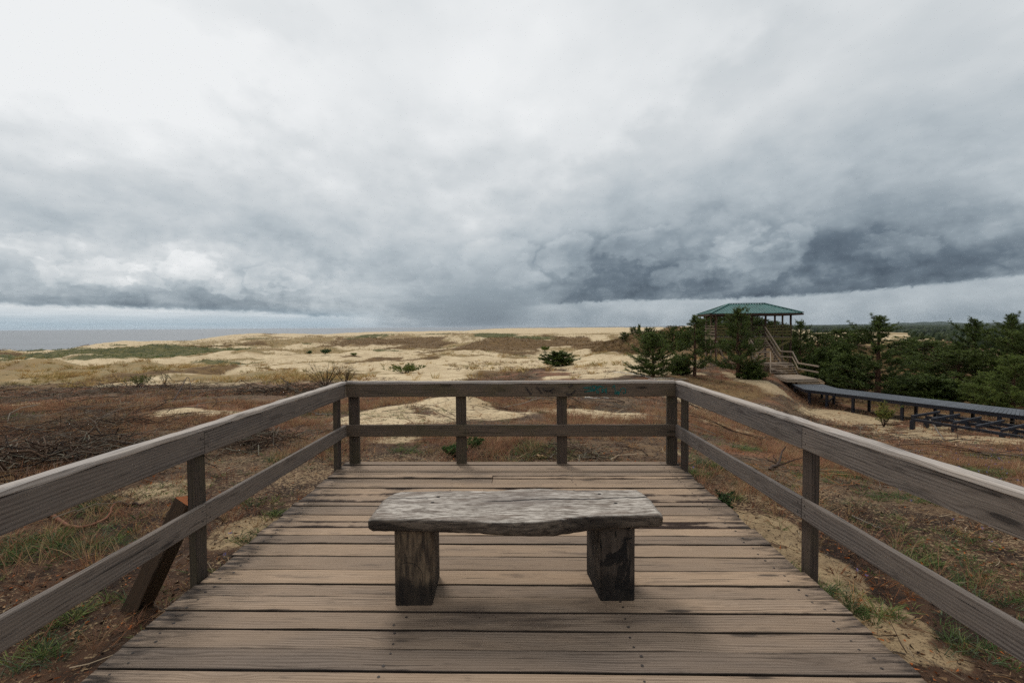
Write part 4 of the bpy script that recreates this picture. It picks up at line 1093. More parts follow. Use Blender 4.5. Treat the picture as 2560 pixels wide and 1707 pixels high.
def pine(h, halfw, base=.05, whorls=14, nb=6, shape='cone', dens=1.0, lean=.0, seed=1, tone=(0, 0), gap=0.0, nl=.14, nw=.022, rise=.55):
    """returns limb geometry and needle geometry for one pine standing at the origin"""
    r = np.random.default_rng(seed)
    K = 9; tz = np.linspace(0, 1, K); wob = np.cumsum(r.normal(0, .012 * h / 6, (K, 2)), 0)
    trunk = np.stack([wob[:, 0] + lean * tz * h, wob[:, 1], tz * h * .97], 1)
    tr = (.020 * h + .02) * (1 - tz) ** .8 + .008
    tp_, tq = tubes([trunk], [tr], 8)
    paths, rads, sh_p, sh_d, sh_t = [], [], [], [], []
    def tpos(z): return np.array([np.interp(z, trunk[:, 2], trunk[:, 0]), np.interp(z, trunk[:, 2], trunk[:, 1]), z])
    for k in range(whorls):
        f = (k + .5) / whorls; z0_ = h * (base + (1 - base) * (f ** .92)) * .985
        if shape == 'cone': prof = (1 - f) ** .75 * (.55 + .45 * min(1, f * 5)) 
        elif shape == 'round': prof = math.sqrt(max(0, 1 - (2 * f - .85) ** 2 * .72)) * (1.0 if f < .8 else .75)
        elif shape == 'layer': prof = (1 - f) ** .6 * (.75 + .35 * math.sin(k * 2.4))
        else: prof = (1 - f) ** .55 * (.8 + .2 * min(1, f * 4))
        nbk = max(3, int(nb * r.uniform(.75, 1.2)))
        for j in range(nbk):
            if r.random() < gap: continue
            z = min(h * .97, max(h * base * .8, z0_ + r.normal(0, .36 * h * (1 - base) / whorls)))
            an = 2 * math.pi * (j + r.uniform(-.6, .6)) / nbk + k * 1.1
            Lb = max(.12 * h / 5, halfw * prof * r.uniform(.55, 1.15)); st_ = tpos(z)
            hd = np.array([math.cos(an), math.sin(an), 0]); s_ = np.linspace(0, 1, 6)
            el0 = rise * (.35 + f * 1.1) * r.uniform(.3, 1.6)
            pth = st_ + hd * (Lb * s_)[:, None] + np.array([0, 0, 1]) * (Lb * (el0 * s_ * .6 + el0 * .55 * s_ ** 2 - .10 * np.sin(s_ * 3.1) * (1 - f)))[:, None]
            pth[1:] += r.normal(0, .02 * Lb, (5, 3))
            paths.append(pth); rads.append(np.linspace(.010 + .010 * Lb, .004, 6))
            nsub = max(4, int(Lb * 13 * dens) + 3)
            for q_ in range(nsub):
                t = r.uniform(.22, 1.0) if q_ else 1.0
                p = np.array([np.interp(t, s_, pth[:, c]) for c in range(3)])
                side = np.cross(hd, [0, 0, 1]) * r.choice([-1, 1])
                dd = hd * r.uniform(.4, 1.0) + side * r.uniform(.1, .95) * (1.05 - .4 * t) + np.array([0, 0, r.uniform(-.25, .95) + f * .4])
                if q_ == 0: dd = hd + np.array([0, 0, .6 + f])
                dd /= np.linalg.norm(dd); ls = r.uniform(.16, .34) * (.5 + .5 * Lb) * (1.15 - .5 * t)
                ls = max(ls, .14)
                sub = p + r.normal(0, .05, 3) + dd * (ls * np.linspace(0, 1, 4))[:, None] + np.array([0, 0, 1]) * (ls * .25 * np.linspace(0, 1, 4) ** 2)[:, None]
                ns = max(2, int(ls / .085))
                for u in np.linspace(.25, 1, ns):
                    sh_p.append(p + (sub[-1] - p) * u + r.normal(0, .02, 3)); sh_d.append(dd * .8 + r.normal(0, .4, 3) + [0, 0, .45]); sh_t.append(.3 + .7 * t * u)
    # leader shoots
    top = trunk[-1]
    for i in range(9):
        for u in np.linspace(0, 1, 7): sh_p.append(top + np.array([r.normal(0, .05) * (1 + u), r.normal(0, .05) * (1 + u), u * .09 * h - .05 * h])); sh_d.append([r.normal(0, .25), r.normal(0, .25), 1.0]); sh_t.append(1)
    bp_, bq = tubes(paths, rads, 4)
    LV = np.vstack([tp_, bp_]); LQ = np.vstack([tq, bq + len(tp_)])
    sp, sd_, stt = np.array(sh_p), np.array(sh_d, float), np.array(sh_t); sd_ /= np.linalg.norm(sd_, axis=1, keepdims=True)
    kk = 13; N = len(sp)
    base_ = np.repeat(sp, kk, 0) + np.repeat(sd_, kk, 0) * r.uniform(-.05, .07, (N * kk, 1))
    spread = r.normal(0, 1, (N * kk, 3)); dv = np.repeat(sd_, kk, 0) * .85 + spread * .62
    ln = r.uniform(.7, 1.15, N * kk) * nl; wd = r.uniform(.8, 1.3, N * kk) * nw
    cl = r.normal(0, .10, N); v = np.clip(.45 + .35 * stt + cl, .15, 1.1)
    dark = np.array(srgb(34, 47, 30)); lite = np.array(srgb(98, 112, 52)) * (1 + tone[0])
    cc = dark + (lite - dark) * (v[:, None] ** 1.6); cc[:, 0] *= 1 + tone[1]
    cc = cc * r.uniform(.85, 1.15, (N, 1))
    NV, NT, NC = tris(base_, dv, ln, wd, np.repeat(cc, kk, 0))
    return (LV, LQ), (NV, NT, NC)
VAR = {}
def variant(key, **k):
    (LV, LQ), (NV, NT, NC) = pine(**k)
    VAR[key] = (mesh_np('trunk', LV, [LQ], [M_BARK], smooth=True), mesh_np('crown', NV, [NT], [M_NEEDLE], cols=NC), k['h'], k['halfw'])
variant('bushy', h=5, halfw=2.0, base=.02, whorls=15, nb=9, shape='bush', dens=1.0, seed=3, tone=(.25, 0), rise=.75)
variant('open', h=5, halfw=1.9, base=.16, whorls=11, nb=6, shape='layer', dens=1.0, seed=8, gap=.12, rise=.4)
variant('wide', h=5, halfw=2.3, base=.10, whorls=12, nb=7, shape='layer', dens=.9, seed=15, gap=.06, rise=.45)
variant('round', h=4, halfw=2.1, base=.12, whorls=9, nb=8, shape='round', dens=.9, seed=21, rise=.35, nw=.028)
variant('tall', h=7, halfw=2.6, base=.12, whorls=15, nb=7, shape='layer', dens=.75, seed=34, gap=.05, rise=.45, nw=.026, nl=.16)
variant('full', h=6, halfw=2.7, base=.04, whorls=13, nb=8, shape='round', dens=.7, seed=40, rise=.45, nw=.028, nl=.16, tone=(.2, .05))
variant('light', h=5, halfw=2.4, base=.03, whorls=12, nb=8, shape='cone', dens=.9, seed=55, rise=.6, tone=(.6, .05), nl=.15)
variant('small', h=1.6, halfw=.95, base=.02, whorls=8, nb=8, shape='bush', dens=2.0, seed=61, rise=.7, nw=.03, nl=.13)
def tree(key, px, D, top, half, label, group, rot=None, name='pine_tree', sink=.08):
    if name == 'pine_tree' and group == GA and key == 'small': pass
    tm_, cm_, h0, w0 = VAR[key]; dr = ray(px, top); x = dr[0] * D; zt = CZ + dr[2] * D; z = hz(x, D) - sink
    h = max(.4, zt - z); s = h / h0 / 1.02; sw = half * D / F / w0 * .97
    e = empty(name, (x, D, z), label=label, cat='pine tree', group=group)
    kx = 1.12 if group in (GA, GC) else 1.25
    e.scale = (sw * kx, sw * kx, s * 1.03); e.rotation_euler = (0, 0, random.uniform(0, 6.28) if rot is None else rot)
    add('trunk', tm_, e); add('crown', cm_, e)
    return e
GA = 'pines in front of and beside the lookout tower'; GB = 'pines on the slope behind the boardwalk'; GC = 'young pines on the brown dune'; GD = 'pines on the ridge behind the tower'
tree('bushy', 1632, 34, 840, 66, 'bushy bright green young pine with foliage to the ground, left of the tower pines', GA, 1.0)
tree('open', 1736, 36, 794, 66, 'slender pine with bare lower trunk and upright tip just left of the lookout tower', GA, 2.2)
tree('wide', 1846, 38, 778, 84, 'pine standing directly in front of the lookout tower', GA, .6)
tree('wide', 2000, 49, 808, 56, 'pine right of the lookout tower, behind the staircase handrail', GA, 3.0)
tree('small', 1700, 37, 896, 30, 'low side clump of pine at the foot of the slender pine', GA)
tree('small', 1880, 37.3, 915, 34, 'low dark pine clump at the foot of the pine before the tower', GA)
tree('small', 1395, float(ground(1395, 914)[1]), 885, 38, 'low spreading pine bush on the sand beyond the far railing', None, name='pine_bush')
for a in [('tall', 2197, 37, 797, 105, 'tall pine with a bare trunk and open crown behind the middle of the boardwalk', 1.1),
          ('tall', 2440, 43, 803, 74, 'tall pine in the dark stand right of centre, its narrow tip above the horizon', 2.5),
          ('tall', 2532, 40, 793, 84, 'tallest pine at the right edge of the stand', 4.0),
          ('full', 2330, 47, 858, 92, 'broad dark pine between the tall open-crowned pine and the taller stand', .3),
          ('full', 2395, 40, 880, 95, 'low broad dark pine under the tall stand', 1.9),
          ('light', 2535, 30, 897, 88, 'lighter green bushy pine at the right edge behind the boardwalk', 5.0),
          ('light', 2468, 33, 935, 62, 'smaller light green pine beside the bushy one at the right', .9),
          ('full', 2610, 36, 818, 100, 'pine half outside the right edge of the view', 2.8),
          ('round', 2290, 58, 846, 60, 'rounded pine crown seen beyond the tall open-crowned pine', 3.1),
          ('small', 2068, 44, 893, 50, 'small pine left of the tall open-crowned pine, behind the landing rail', 1.0),
          ('small', 2120, 40, 905, 48, 'small pine at the left foot of the tall open-crowned pine', 2.0),
          ('small', 2050, 50, 880, 26, 'small pale pine on the sandy slope behind the landing', 2.6),
          ('small', 2270, 39, 950, 50, 'low pine at the right foot of the tall open-crowned pine', 3.6),
          ('small', 2350, 36, 957, 60, 'low dark pine under the tall stand beside the boardwalk', 4.4),
          ('round', 2045, 58, 838, 38, 'rounded dark pine right of the staircase pine', .2),
          ('round', 2100, 62, 829, 40, 'rounded dark pine, second to the right of the staircase pine', 1.6),
          ('round', 2142, 66, 828, 40, 'rounded dark pine left of the tall open-crowned pine', 2.4),
          ('round', 1972, 56, 842, 30, 'dark rounded pine partly behind the staircase', 5.1),
          ('small', 1420 + 680, 50, 868, 30, 'little pine between the rounded pines and the sandy slope', 5.5)]:
    tree(*a[:5], a[5], GB, a[6])
for px, D, top, hw, key, lb in [(1560, 140, 832, 13, 'round', 'leftmost small round pine on the brown dune'), (1584, 158, 820, 15, 'round', 'small round pine near the top of the brown dune'), (1622, 128, 823, 25, 'round', 'round pine in the middle of the brown dune'),
                                (1657, 120, 832, 18, 'round', 'round pine just right of the middle of the brown dune'), (1683, 104, 822, 20, 'round', 'round pine on the right shoulder of the brown dune'), (1706, 98, 824, 18, 'round', 'round pine at the right end of the brown dune'),
                                (1716, 92, 840, 22, 'small', 'low pine at the right foot of the brown dune'), (1598, 420, 817, 5, 'small', 'tiny lone pine beyond the brown dune')]:
    tree(key, px, D, top, hw, lb, GC)
LBD = ['pine at the left end of the ridge behind the tower', 'pine left of the tower roof posts on the ridge', 'pine behind the left half of the tower', 'pine behind the tower under the roof, left of the middle', 'pine behind the middle of the tower',
       'pine behind the tower just right of its middle', 'low pine behind the right half of the tower', 'low pine behind the right post of the tower', 'lowest pine at the right end of the ridge']
for i, (px, top, hw) in enumerate([(1756, 802, 30), (1776, 791, 34), (1802, 785, 36), (1830, 786, 36), (1858, 789, 36), (1884, 796, 32), (1910, 801, 30), (1936, 807, 28), (1955, 815, 24)]):
    tree('round', px, 74 + (i % 3) * 3, top, hw, LBD[i], GD)
for i, (px, top, lb) in enumerate([(1768, 824, 'low pine at the left foot of the ridge behind the tower'), (1806, 816, 'low pine at the foot of the ridge, behind the left tower bay'), (1846, 814, 'low pine at the foot of the ridge, hidden by the pine before the tower'),
                                    (1888, 820, 'low pine at the foot of the ridge, behind the head of the stairs'), (1926, 826, 'low pine at the foot of the ridge, behind the right tower bay'), (1962, 830, 'low pine at the foot of the ridge, behind the right tower post')]):
    tree('round', px, 65 + (i % 2) * 2, top, 32, lb, GD)
# shrubs of broadleaf / juniper and the bare bush
def shrub(px, D, top, half, n, cols, label, name='shrub', stems=10, cat='shrub', leaf=.03, seed=0, leafy=1.0, zoff=0.0, upright=.7, foot=None):
    if foot: g = ground(px, foot); leaf = leaf * g[1] / D; D = g[1]
    r = np.random.default_rng(seed + 100); dr = ray(px, top); x = dr[0] * D; z = hz(x, D) + zoff; h = max(.15, CZ + dr[2] * D - z); w = half * D / F
    e = empty(name, (x, D, z - .02), label=label, cat=cat)
    paths, rads = [], []
    for i in range(stems):
        an = r.uniform(0, 6.28); q = r.uniform(.25, 1) ; s_ = np.linspace(0, 1, 6); tip = np.array([math.cos(an) * w * q, math.sin(an) * w * q, h * r.uniform(.6, 1) * (1 - .35 * q * (1 - upright))])
        pth = np.stack([tip[0] * s_ ** .9, tip[1] * s_ ** .9, tip[2] * s_ ** .85], 1); pth[1:] += np.cumsum(r.normal(0, .02 * h, (5, 3)), 0) * .6
        paths.append(pth); rads.append(np.linspace(.006 + .008 * h, .002, 6))
        for j in range(5):
            t = r.uniform(.35, .95); p = np.array([np.interp(t, s_, pth[:, c]) for c in range(3)]); dd = r.normal(0, 1, 3) * [.6, .6, .3] + [0, 0, .55]
            L_ = h * r.uniform(.12, .3); sp = p + dd * (L_ * s_)[:, None]; sp[1:] += r.normal(0, .012 * h, (5, 3)); paths.append(sp); rads.append(np.linspace(.004 + .003 * h, .0015, 6))
    Vb, Qb = tubes(paths, rads, 4)
    add('stem', mesh_np('stem', Vb, [Qb], [M_TWIG], cols=np.tile(np.array(srgb(70, 56, 46)), (len(Vb), 1))), e)
    if n:
        ps = np.array(paths); k = r.integers(0, len(ps), n); t = r.uniform(.3, 1, n); j = np.minimum((t * 5).astype(int), 4); f = (t * 5 - j)[:, None]
        bpos = ps[k, j] * (1 - f) + ps[k, j + 1] * f + r.normal(0, .012 * h + .004, (n, 3))
        keep = bpos[:, 2] > 0; bpos = bpos[keep]; n2 = len(bpos)
        c = np.array(cols)[r.integers(0, len(cols), n2)] * r.uniform(.75, 1.25, (n2, 1))
        Vn, q, t_, Cn = blades(bpos, r.normal(0, 1, (n2, 3)) * [.8, .8, .5] + [0, 0, .6], r.uniform(.7, 1.3, n2) * leaf, r.uniform(.7, 1.3, n2) * leaf * .35, c)
        add('foliage', mesh_np('foliage', Vn, [q, t_], [M_GRASS], cols=Cn), e)
    return e
G1 = [srgb(96, 110, 52), srgb(120, 124, 60), srgb(74, 92, 44)]; G2 = [srgb(60, 84, 48), srgb(84, 104, 62), srgb(48, 66, 40)]; G3 = [srgb(150, 130, 70), srgb(120, 118, 58)]
shrub(812, 33, 895, 62, 1500, G1 + G3, 'bare branched bush with a few yellow-green leaves left of the far railing corner', 'bare_bush', stems=22, cat='bush', leaf=.035, seed=1)
shrub(862, 35, 905, 34, 900, G3 + [srgb(110, 84, 66)], 'thin brownish bush beside the bare branched bush', 'bare_bush', stems=18, cat='bush', leaf=.035, seed=2)
shrub(2210, 25.5, 1006, 26, 1600, G1 + G3, 'yellow-green leafy shrub growing between the boardwalk posts', 'shrub', stems=14, leaf=.09, seed=3)
shrub(1362, 78, 866, 14, 900, G1, 'small light green round bush on the sand beyond the dune heath', 'shrub', stems=12, leaf=.25, seed=4, upright=.3, foot=878)
shrub(775, 82, 877, 8, 400, G2, 'tiny dark green bush on the sand, left of a larger one', 'shrub', stems=8, leaf=.22, seed=5, foot=886)
shrub(812, 84, 873, 15, 900, G2, 'small dark green bush with upright shoots on the middle dunes', 'shrub', stems=12, leaf=.22, seed=6, foot=887)
shrub(885, 90, 883, 12, 500, G1, 'flat green bush on the middle dunes right of a darker bush', 'shrub', stems=8, leaf=.25, seed=7, upright=.2, foot=889)
shrub(1010, 47, 906, 62, 2600, G1, 'low spreading patch of bright green leafy scrub on the sand slope', 'creeping_shrub', stems=40, leaf=.13, seed=8, upright=.2, foot=934)
shrub(1135, 7.6, 1108, 32, 1100, [srgb(70, 96, 56), srgb(92, 112, 60), srgb(60, 84, 50)], 'feathery green plant left of the second far post', 'plant', stems=14, cat='plant', leaf=.045, seed=9)
shrub(1182, 8.2, 1092, 26, 900, [srgb(70, 92, 52), srgb(90, 104, 58)], 'feathery green plant right of the second far post', 'plant', stems=12, cat='plant', leaf=.045, seed=10)
shrub(1812, 5.3, 1218, 26, 700, G2, 'bushy grey-green herb beside the right deck edge', 'plant', stems=13, cat='plant', leaf=.035, seed=11)
shrub(345, 36, 936, 40, 3500, G1, 'low yellow-green bush at the far edge of the heath on the left', 'shrub', stems=30, leaf=.05, seed=12, upright=.5)
shrub(412, 38, 920, 20, 500, G1, 'thin upright sapling left of the railing at the heath edge', 'sapling', stems=8, cat='sapling', leaf=.04, seed=13)

# ---------------------------------------------------------------- ground cover
def col_pick(n, pal, w=None, jit=.18):
    pal = np.array(pal); k = rng.choice(len(pal), n, p=w); return pal[k] * rng.uniform(1 - jit, 1 + jit, (n, 1))
def onDeck(x, y, m=.02): return (x > -2.0 - m) & (x < 1.9 + m) & (y < 5.7 + m)
def scatter(n, d0, d1, px0=-260, px1=2820, power=1.0, mask=None):
    """random land points in front of the viewer, more of them nearer"""
    u = rng.random(n); D = (d0 ** power + u * (d1 ** power - d0 ** power)) ** (1 / power) if power else d0 * (d1 / d0) ** u
    px = rng.uniform(px0, px1, n); x = (px - 1280) / F * D; k = ~onDeck(x, D)
    x, D = x[k], D[k]
    if mask is not None: m_ = mask(x, D); k = rng.random(len(x)) < m_; x, D = x[k], D[k]
    return x, D
def clump(x, y, s=2.0, seed=3, lo=.1, hi=.5): return np.clip((fbm(x / s, y / s, 3, seed) * 1.2 + .35 - lo) / (hi - lo), 0, 1)
def tufts(name, x, y, nbl, hgt, spread, wid, pal, w=None, label=None, cat='grass', tilt=.35, lean=.5, tip=1.15):
    n = len(x); z = height(x, y); N = n * nbl
    tc_ = col_pick(n, pal, w); c = np.repeat(tc_, nbl, 0) * rng.uniform(.85, 1.2, (N, 1))
    sc = np.repeat(rng.uniform(.6, 1.25, n), nbl)
    an = rng.uniform(0, 6.28, N); rd = np.abs(rng.normal(0, spread, N)) * sc
    bx = np.repeat(x, nbl) + np.cos(an) * rd; by = np.repeat(y, nbl) + np.sin(an) * rd; bz = np.repeat(z, nbl) - .01
    k = ~onDeck(bx, by, .0)
    d_ = np.stack([np.cos(an) * tilt + rng.normal(0, tilt * .6, N), np.sin(an) * tilt + rng.normal(0, tilt * .6, N), np.ones(N)], 1)
    H = hgt if np.ndim(hgt) == 0 else np.repeat(hgt, nbl)
    ln = rng.uniform(.5, 1.15, N) * H * sc; wd_ = (wid if np.ndim(wid) == 0 else np.repeat(wid, nbl)) * rng.uniform(.7, 1.3, N)
    bend = np.stack([np.cos(an), np.sin(an), -.4 * np.ones(N)], 1) * rng.uniform(0, lean, (N, 1)) + np.array([.10, .0, 0])
    V, q, t, C = blades(np.stack([bx, by, bz], 1)[k], d_[k], ln[k], wd_[k], c[k], bend[k], c[k] * tip)
    return add(name, mesh_np(name, V, [q, t], [M_GRASS], cols=C), label=label, cat=cat, kind='stuff')
def m_heath(x, y): h, t, b, g, f = masks(x, y); return h
RED = [srgb(160, 120, 92), srgb(144, 102, 78), srgb(178, 148, 108), srgb(108, 84, 66), srgb(146, 128, 96)]
TAN = [srgb(196, 170, 120), srgb(176, 146, 96), srgb(160, 128, 84), srgb(150, 132, 80)]
GRN = [srgb(92, 106, 58), srgb(74, 94, 52), srgb(118, 124, 72), srgb(86, 98, 74)]
GRY = [srgb(96, 92, 74), srgb(84, 74, 62), srgb(110, 98, 78)]
x, y = scatter(24000, 3.0, 17, power=1.5, mask=lambda x, y: m_heath(x, y) * clump(x, y, 1.6, 5, .22, .60) * np.clip((np.hypot(x, y) - 5.2) / 3.5, .05, 1))
tufts('dry_grass', x, y, 16, .25, .05, .0042, RED, [.32, .28, .18, .1, .12], 'fine reddish dry grass covering the heath close to the platform')
x, y = scatter(34000, 15, 62, power=1.1, mask=lambda x, y: m_heath(x, y) * clump(x, y, 4, 6, .15, .6))
tufts('dry_grass', x, y, 8, .24, .10, .014, RED, [.32, .28, .15, .15, .1], 'reddish brown dry grass over the middle and far heath')
x, y = scatter(7000, 2.6, 14, power=1.4, mask=lambda x, y: clump(x, y, 1.1, 9, .45, .8) * .8 + .06)
tufts('green_grass', x, y, 13, .10, .035, .0055, GRN, None, 'scattered green grass tufts around the platform', tilt=.7, lean=.8)
x, y = scatter(3600, 13, 50, power=1.2, mask=lambda x, y: m_heath(x, y) * clump(x, y, 3.4, 10, .45, .75))
tufts('green_grass', x, y, 9, .17, .09, .014, GRN + GRY, None, 'dull green tufts through the middle heath', tilt=.6, lean=.6)
x, y = scatter(15000, 34, 115, px1=2300, power=1.0, mask=lambda x, y: (masks(x, y)[1] ** 1.3 * 1.1 + .03) * clump(x, y, 5, 12, .1, .5))
tufts('dune_grass', x, y, 14, .62, .20, .04, TAN, None, 'straw coloured dune grass tussocks beyond the heath', tilt=.45, lean=.6)
def m_far(x, y): h, t, b, g, f = masks(x, y); return np.clip(t * .8 + b * .6 + g, 0, 1) * (1 - h)
x, y = scatter(60000, 100, 620, px1=2000, power=.7, mask=m_far)
h_, t_, b_, g_, f_ = masks(x, y)
palF = np.array([srgb(150, 128, 82), srgb(112, 88, 58), srgb(92, 104, 54)])
pc = palF[np.where(g_ > .35, 2, np.where(b_ > .35, 1, 0))]
def tufts_col(name, x, y, nbl, hgt, spread, wid, pc, **k):
    global col_pick
    o_ = col_pick; col_pick = lambda n, pal, w=None, jit=.18: pc * rng.uniform(.8, 1.2, (len(pc), 1))
    o2_ = tufts(name, x, y, nbl, hgt, spread, wid, [(0, 0, 0)], **k); col_pick = o_; return o2_
tufts_col('marram_grass', x, y, 4, np.clip(y / 240, .45, 1.1), .35, np.clip(y / 240, .3, 1.2) * .10, pc, label='marram grass and heath growing on the far dunes', tilt=.5, lean=.5)
x, y = scatter(13000, 8, 48, power=1.2, mask=lambda x, y: m_heath(x, y) * clump(x, y, 2.8, 44, .35, .7))
tufts('heather', x, y, 14, np.clip(y / 90, .10, .26), .10, np.clip(y / 2600, .004, .016), [srgb(70, 62, 52), srgb(52, 46, 38), srgb(84, 80, 60), srgb(96, 74, 62)], None, 'low dark heather and crowberry cushions on the heath', cat='heather', tilt=.9, lean=.6)
x, y = scatter(1500, 3.2, 14, power=1.3, mask=lambda x, y: clump(x, y, 1.3, 47, .4, .8) * (.2 + .8 * (x > 0)))
tufts('rusty_grass', x, y, 18, .16, .04, .0045, [srgb(150, 98, 60), srgb(132, 84, 54), srgb(164, 122, 78)], None, 'rust orange dead grass tufts near the platform', tilt=.6, lean=.7)
x, y = scatter(9000, 112, 178, px0=1480, px1=1780, mask=lambda x, y: masks(x, y)[2])
tufts('heather', x, y, 7, .45, .25, .06, [srgb(108, 84, 56), srgb(84, 64, 44), srgb(124, 100, 66), srgb(92, 82, 52)], None, 'brown heath grass on the dune with the young pines', tilt=.7, lean=.6)
# crowberry-like dark speckle plants on the sand slope right of the green scrub
x, y = scatter(900, 52, 100, px0=1120, px1=1420, mask=lambda x, y: clump(x, y, 3, 14, .2, .6))
tufts('dune_grass', x, y, 9, .28, .14, .035, [srgb(104, 74, 54), srgb(128, 96, 66), srgb(90, 78, 48)], None, 'small brown plants dotted over the sand slope beyond the far railing')

# twigs: fine litter, brushwood and larger fallen branches
def sticks(n, d0, d1, L0, L1, r0, pal, power=1.3, mask=None, K=4, px0=-260, px1=2820, lift=.02, arch=.0, crook=.12, zr=.25):
    x, y = scatter(n, d0, d1, px0, px1, power, mask); n = len(x); an = rng.uniform(0, 3.1416, n)
    # lying across the view as often as not
    L = rng.uniform(L0, L1, n); s_ = np.linspace(-.5, .5, K)
    px_ = x[:, None] + np.cos(an)[:, None] * L[:, None] * s_; py_ = y[:, None] + np.sin(an)[:, None] * L[:, None] * s_
    px_ = px_ + rng.normal(0, crook, (n, K)) * L[:, None] * .5; py_ = py_ + rng.normal(0, crook, (n, K)) * L[:, None] * .5
    pz = height(px_, py_) + rng.uniform(.003, lift, (n, 1)) + (1 - 4 * s_ ** 2) * arch * L[:, None] * rng.uniform(0, 1, (n, 1)) + rng.uniform(0, 1, (n, 1)) * (s_ + .5) * L[:, None] * zr * rng.uniform(-.0, 1, (n, 1))
    k = ~onDeck(px_, py_, .05).any(1)
    P_ = np.stack([px_, py_, pz], -1)[k]; R_ = (r0 * rng.uniform(.5, 1.4, n))[k][:, None] * np.linspace(1.0, .45, K)
    V, q = tubes(P_, R_, 3); C = np.repeat(col_pick(len(P_), pal), K * 3, 0)
    return V, q, C
def join(parts):
    V, Q, C, o = [], [], [], 0
    for v, q, c in parts: V.append(v); Q.append(q + o); C.append(c); o += len(v)
    return np.vstack(V), np.vstack(Q), np.vstack(C)
DKT = [srgb(62, 46, 36), srgb(44, 34, 28), srgb(84, 66, 52), srgb(104, 92, 80)]; LTT = [srgb(150, 112, 76), srgb(120, 84, 58), srgb(170, 150, 124)]
V, q, C = join([sticks(16000, 2.5, 15, .03, .12, .0022, DKT + LTT[:2], 1.4), sticks(6000, 2.5, 15, .08, .30, .0035, DKT + LTT, 1.4, mask=lambda x, y: .25 + .75 * clump(x, y, 1.4, 15, .2, .6))])
add('twig_litter', mesh_np('twig_litter', V, [q], [M_TWIG], cols=C), label='fine twigs, bark and cone litter strewn over the near ground', cat='litter', kind='stuff')
left = lambda x, y: np.clip((300 - (1280 + F * x / y)) / 500 + .45, .0, 1) * clump(x, y, 2.2, 16, .15, .5)
V, q, C = join([sticks(2600, 4.2, 20, .4, 1.5, .007, DKT, 1.3, left, 6, -200, 1000, .16, .10, .16, .3), sticks(4200, 4.2, 20, .2, .7, .004, DKT + [srgb(120, 112, 98)], 1.3, left, 5, -200, 1000, .25, .2, .2, .5),
                sticks(4000, 12, 46, .5, 2.2, .012, DKT + [srgb(120, 110, 98)], 1.2, lambda x, y: m_heath(x, y) * clump(x, y, 4, 17, .25, .6), 5, -200, 2750, .10, .10, .12, .25),
                sticks(1300, 7, 30, .3, 1.1, .008, DKT + LTT, 1.2, lambda x, y: .4 + .6 * clump(x, y, 2.6, 18, .2, .6), 5, 800, 2750, .05, .05, .1, .15)])
add('brushwood', mesh_np('brushwood', V, [q], [M_TWIG], cols=C), label='tangled dead brushwood lying over the heath, thickest at the left', cat='brushwood', kind='stuff')
# brush piles: thicker lichened branches heaped at places one sees
def pile(px, py, rpx, n, L0, L1, r0, hgt):
    g = ground(px, py); w = rpx * g[1] / F; x = g[0] + rng.normal(0, w * .5, n); y = g[1] + rng.normal(0, w * .42, n); an = rng.normal(0, .7, n) + np.where(rng.random(n) < .3, 1.3, 0)
    L = rng.uniform(L0, L1, n); s_ = np.linspace(-.5, .5, 6); a = x[:, None] + np.cos(an)[:, None] * L[:, None] * s_; b = y[:, None] + np.sin(an)[:, None] * L[:, None] * s_
    a = a + rng.normal(0, .05, (n, 6)) * L[:, None]; b = b + rng.normal(0, .05, (n, 6)) * L[:, None]
    d_ = np.exp(-((x - g[0]) ** 2 + (y - g[1]) ** 2) / (w * w)); z = height(a, b) + .02 + rng.uniform(0, 1, (n, 1)) * hgt * d_[:, None] + rng.normal(0, .05, (n, 6)) * L[:, None] + rng.normal(0, .14, (n, 1)) * L[:, None] * s_ * 2 * d_[:, None]
    k = ~onDeck(a, b, .08).any(1); P_ = np.stack([a, b, z], -1)[k]; R_ = (r0 * rng.uniform(.3, 1.5, n))[k][:, None] * np.linspace(1, .4, 6)
    V, q = tubes(P_, R_, 5); C = np.repeat(col_pick(len(P_), DKT + [srgb(112, 106, 92), srgb(92, 74, 60), srgb(50, 38, 30)]), 30, 0) * rng.uniform(.8, 1.2, (len(P_) * 30, 1)); return V, q, C
V, q, C = join([pile(120, 1150, 240, 300, .3, 1.6, .009, .24), pile(30, 1185, 200, 160, .3, 1.2, .014, .22), pile(610, 1115, 160, 240, .2, 1.1, .008, .22), pile(230, 1085, 240, 300, .3, 1.4, .006, .25), pile(1440, 1140, 110, 120, .15, .7, .006, .10),
                pile(2150, 1150, 140, 90, .2, .8, .007, .08), pile(700, 985, 160, 160, .5, 2.0, .016, .3), pile(330, 975, 260, 160, .6, 2.4, .018, .35), pile(1480, 965, 160, 100, .5, 1.8, .014, .2)])
add('brush_pile', mesh_np('brush_pile', V, [q], [M_TWIG], cols=C, smooth=True), label='heaps of thicker dead branches left lying on the heath', cat='brushwood', kind='stuff')
# bark flakes, cones and needle litter on the dark ground beside the deck
for nm, n_, s0, s1, pal in (('bark_litter', 26000, .008, .035, [srgb(52, 38, 30), srgb(74, 54, 42), srgb(104, 70, 46), srgb(158, 88, 42), srgb(140, 110, 80), srgb(44, 34, 28)]),):
    x, y = scatter(n_, 2.3, 10, power=1.5, mask=lambda x, y: .25 + .75 * clump(x, y, .9, 27, .1, .5)); n = len(x); z = height(x, y) + rng.uniform(.002, .02, n)
    V, t_, C = tris(np.stack([x, y, z], 1), rng.normal(0, 1, (n, 3)) * [1, 1, .25], rng.uniform(s0, s1, n) * 1.6, rng.uniform(s0, s1, n) * .7, col_pick(n, pal))
    add(nm, mesh_np(nm, V, [t_], [M_TWIG], cols=C), label='bark flakes and needle litter darkening the ground round the platform', cat='litter', kind='stuff')
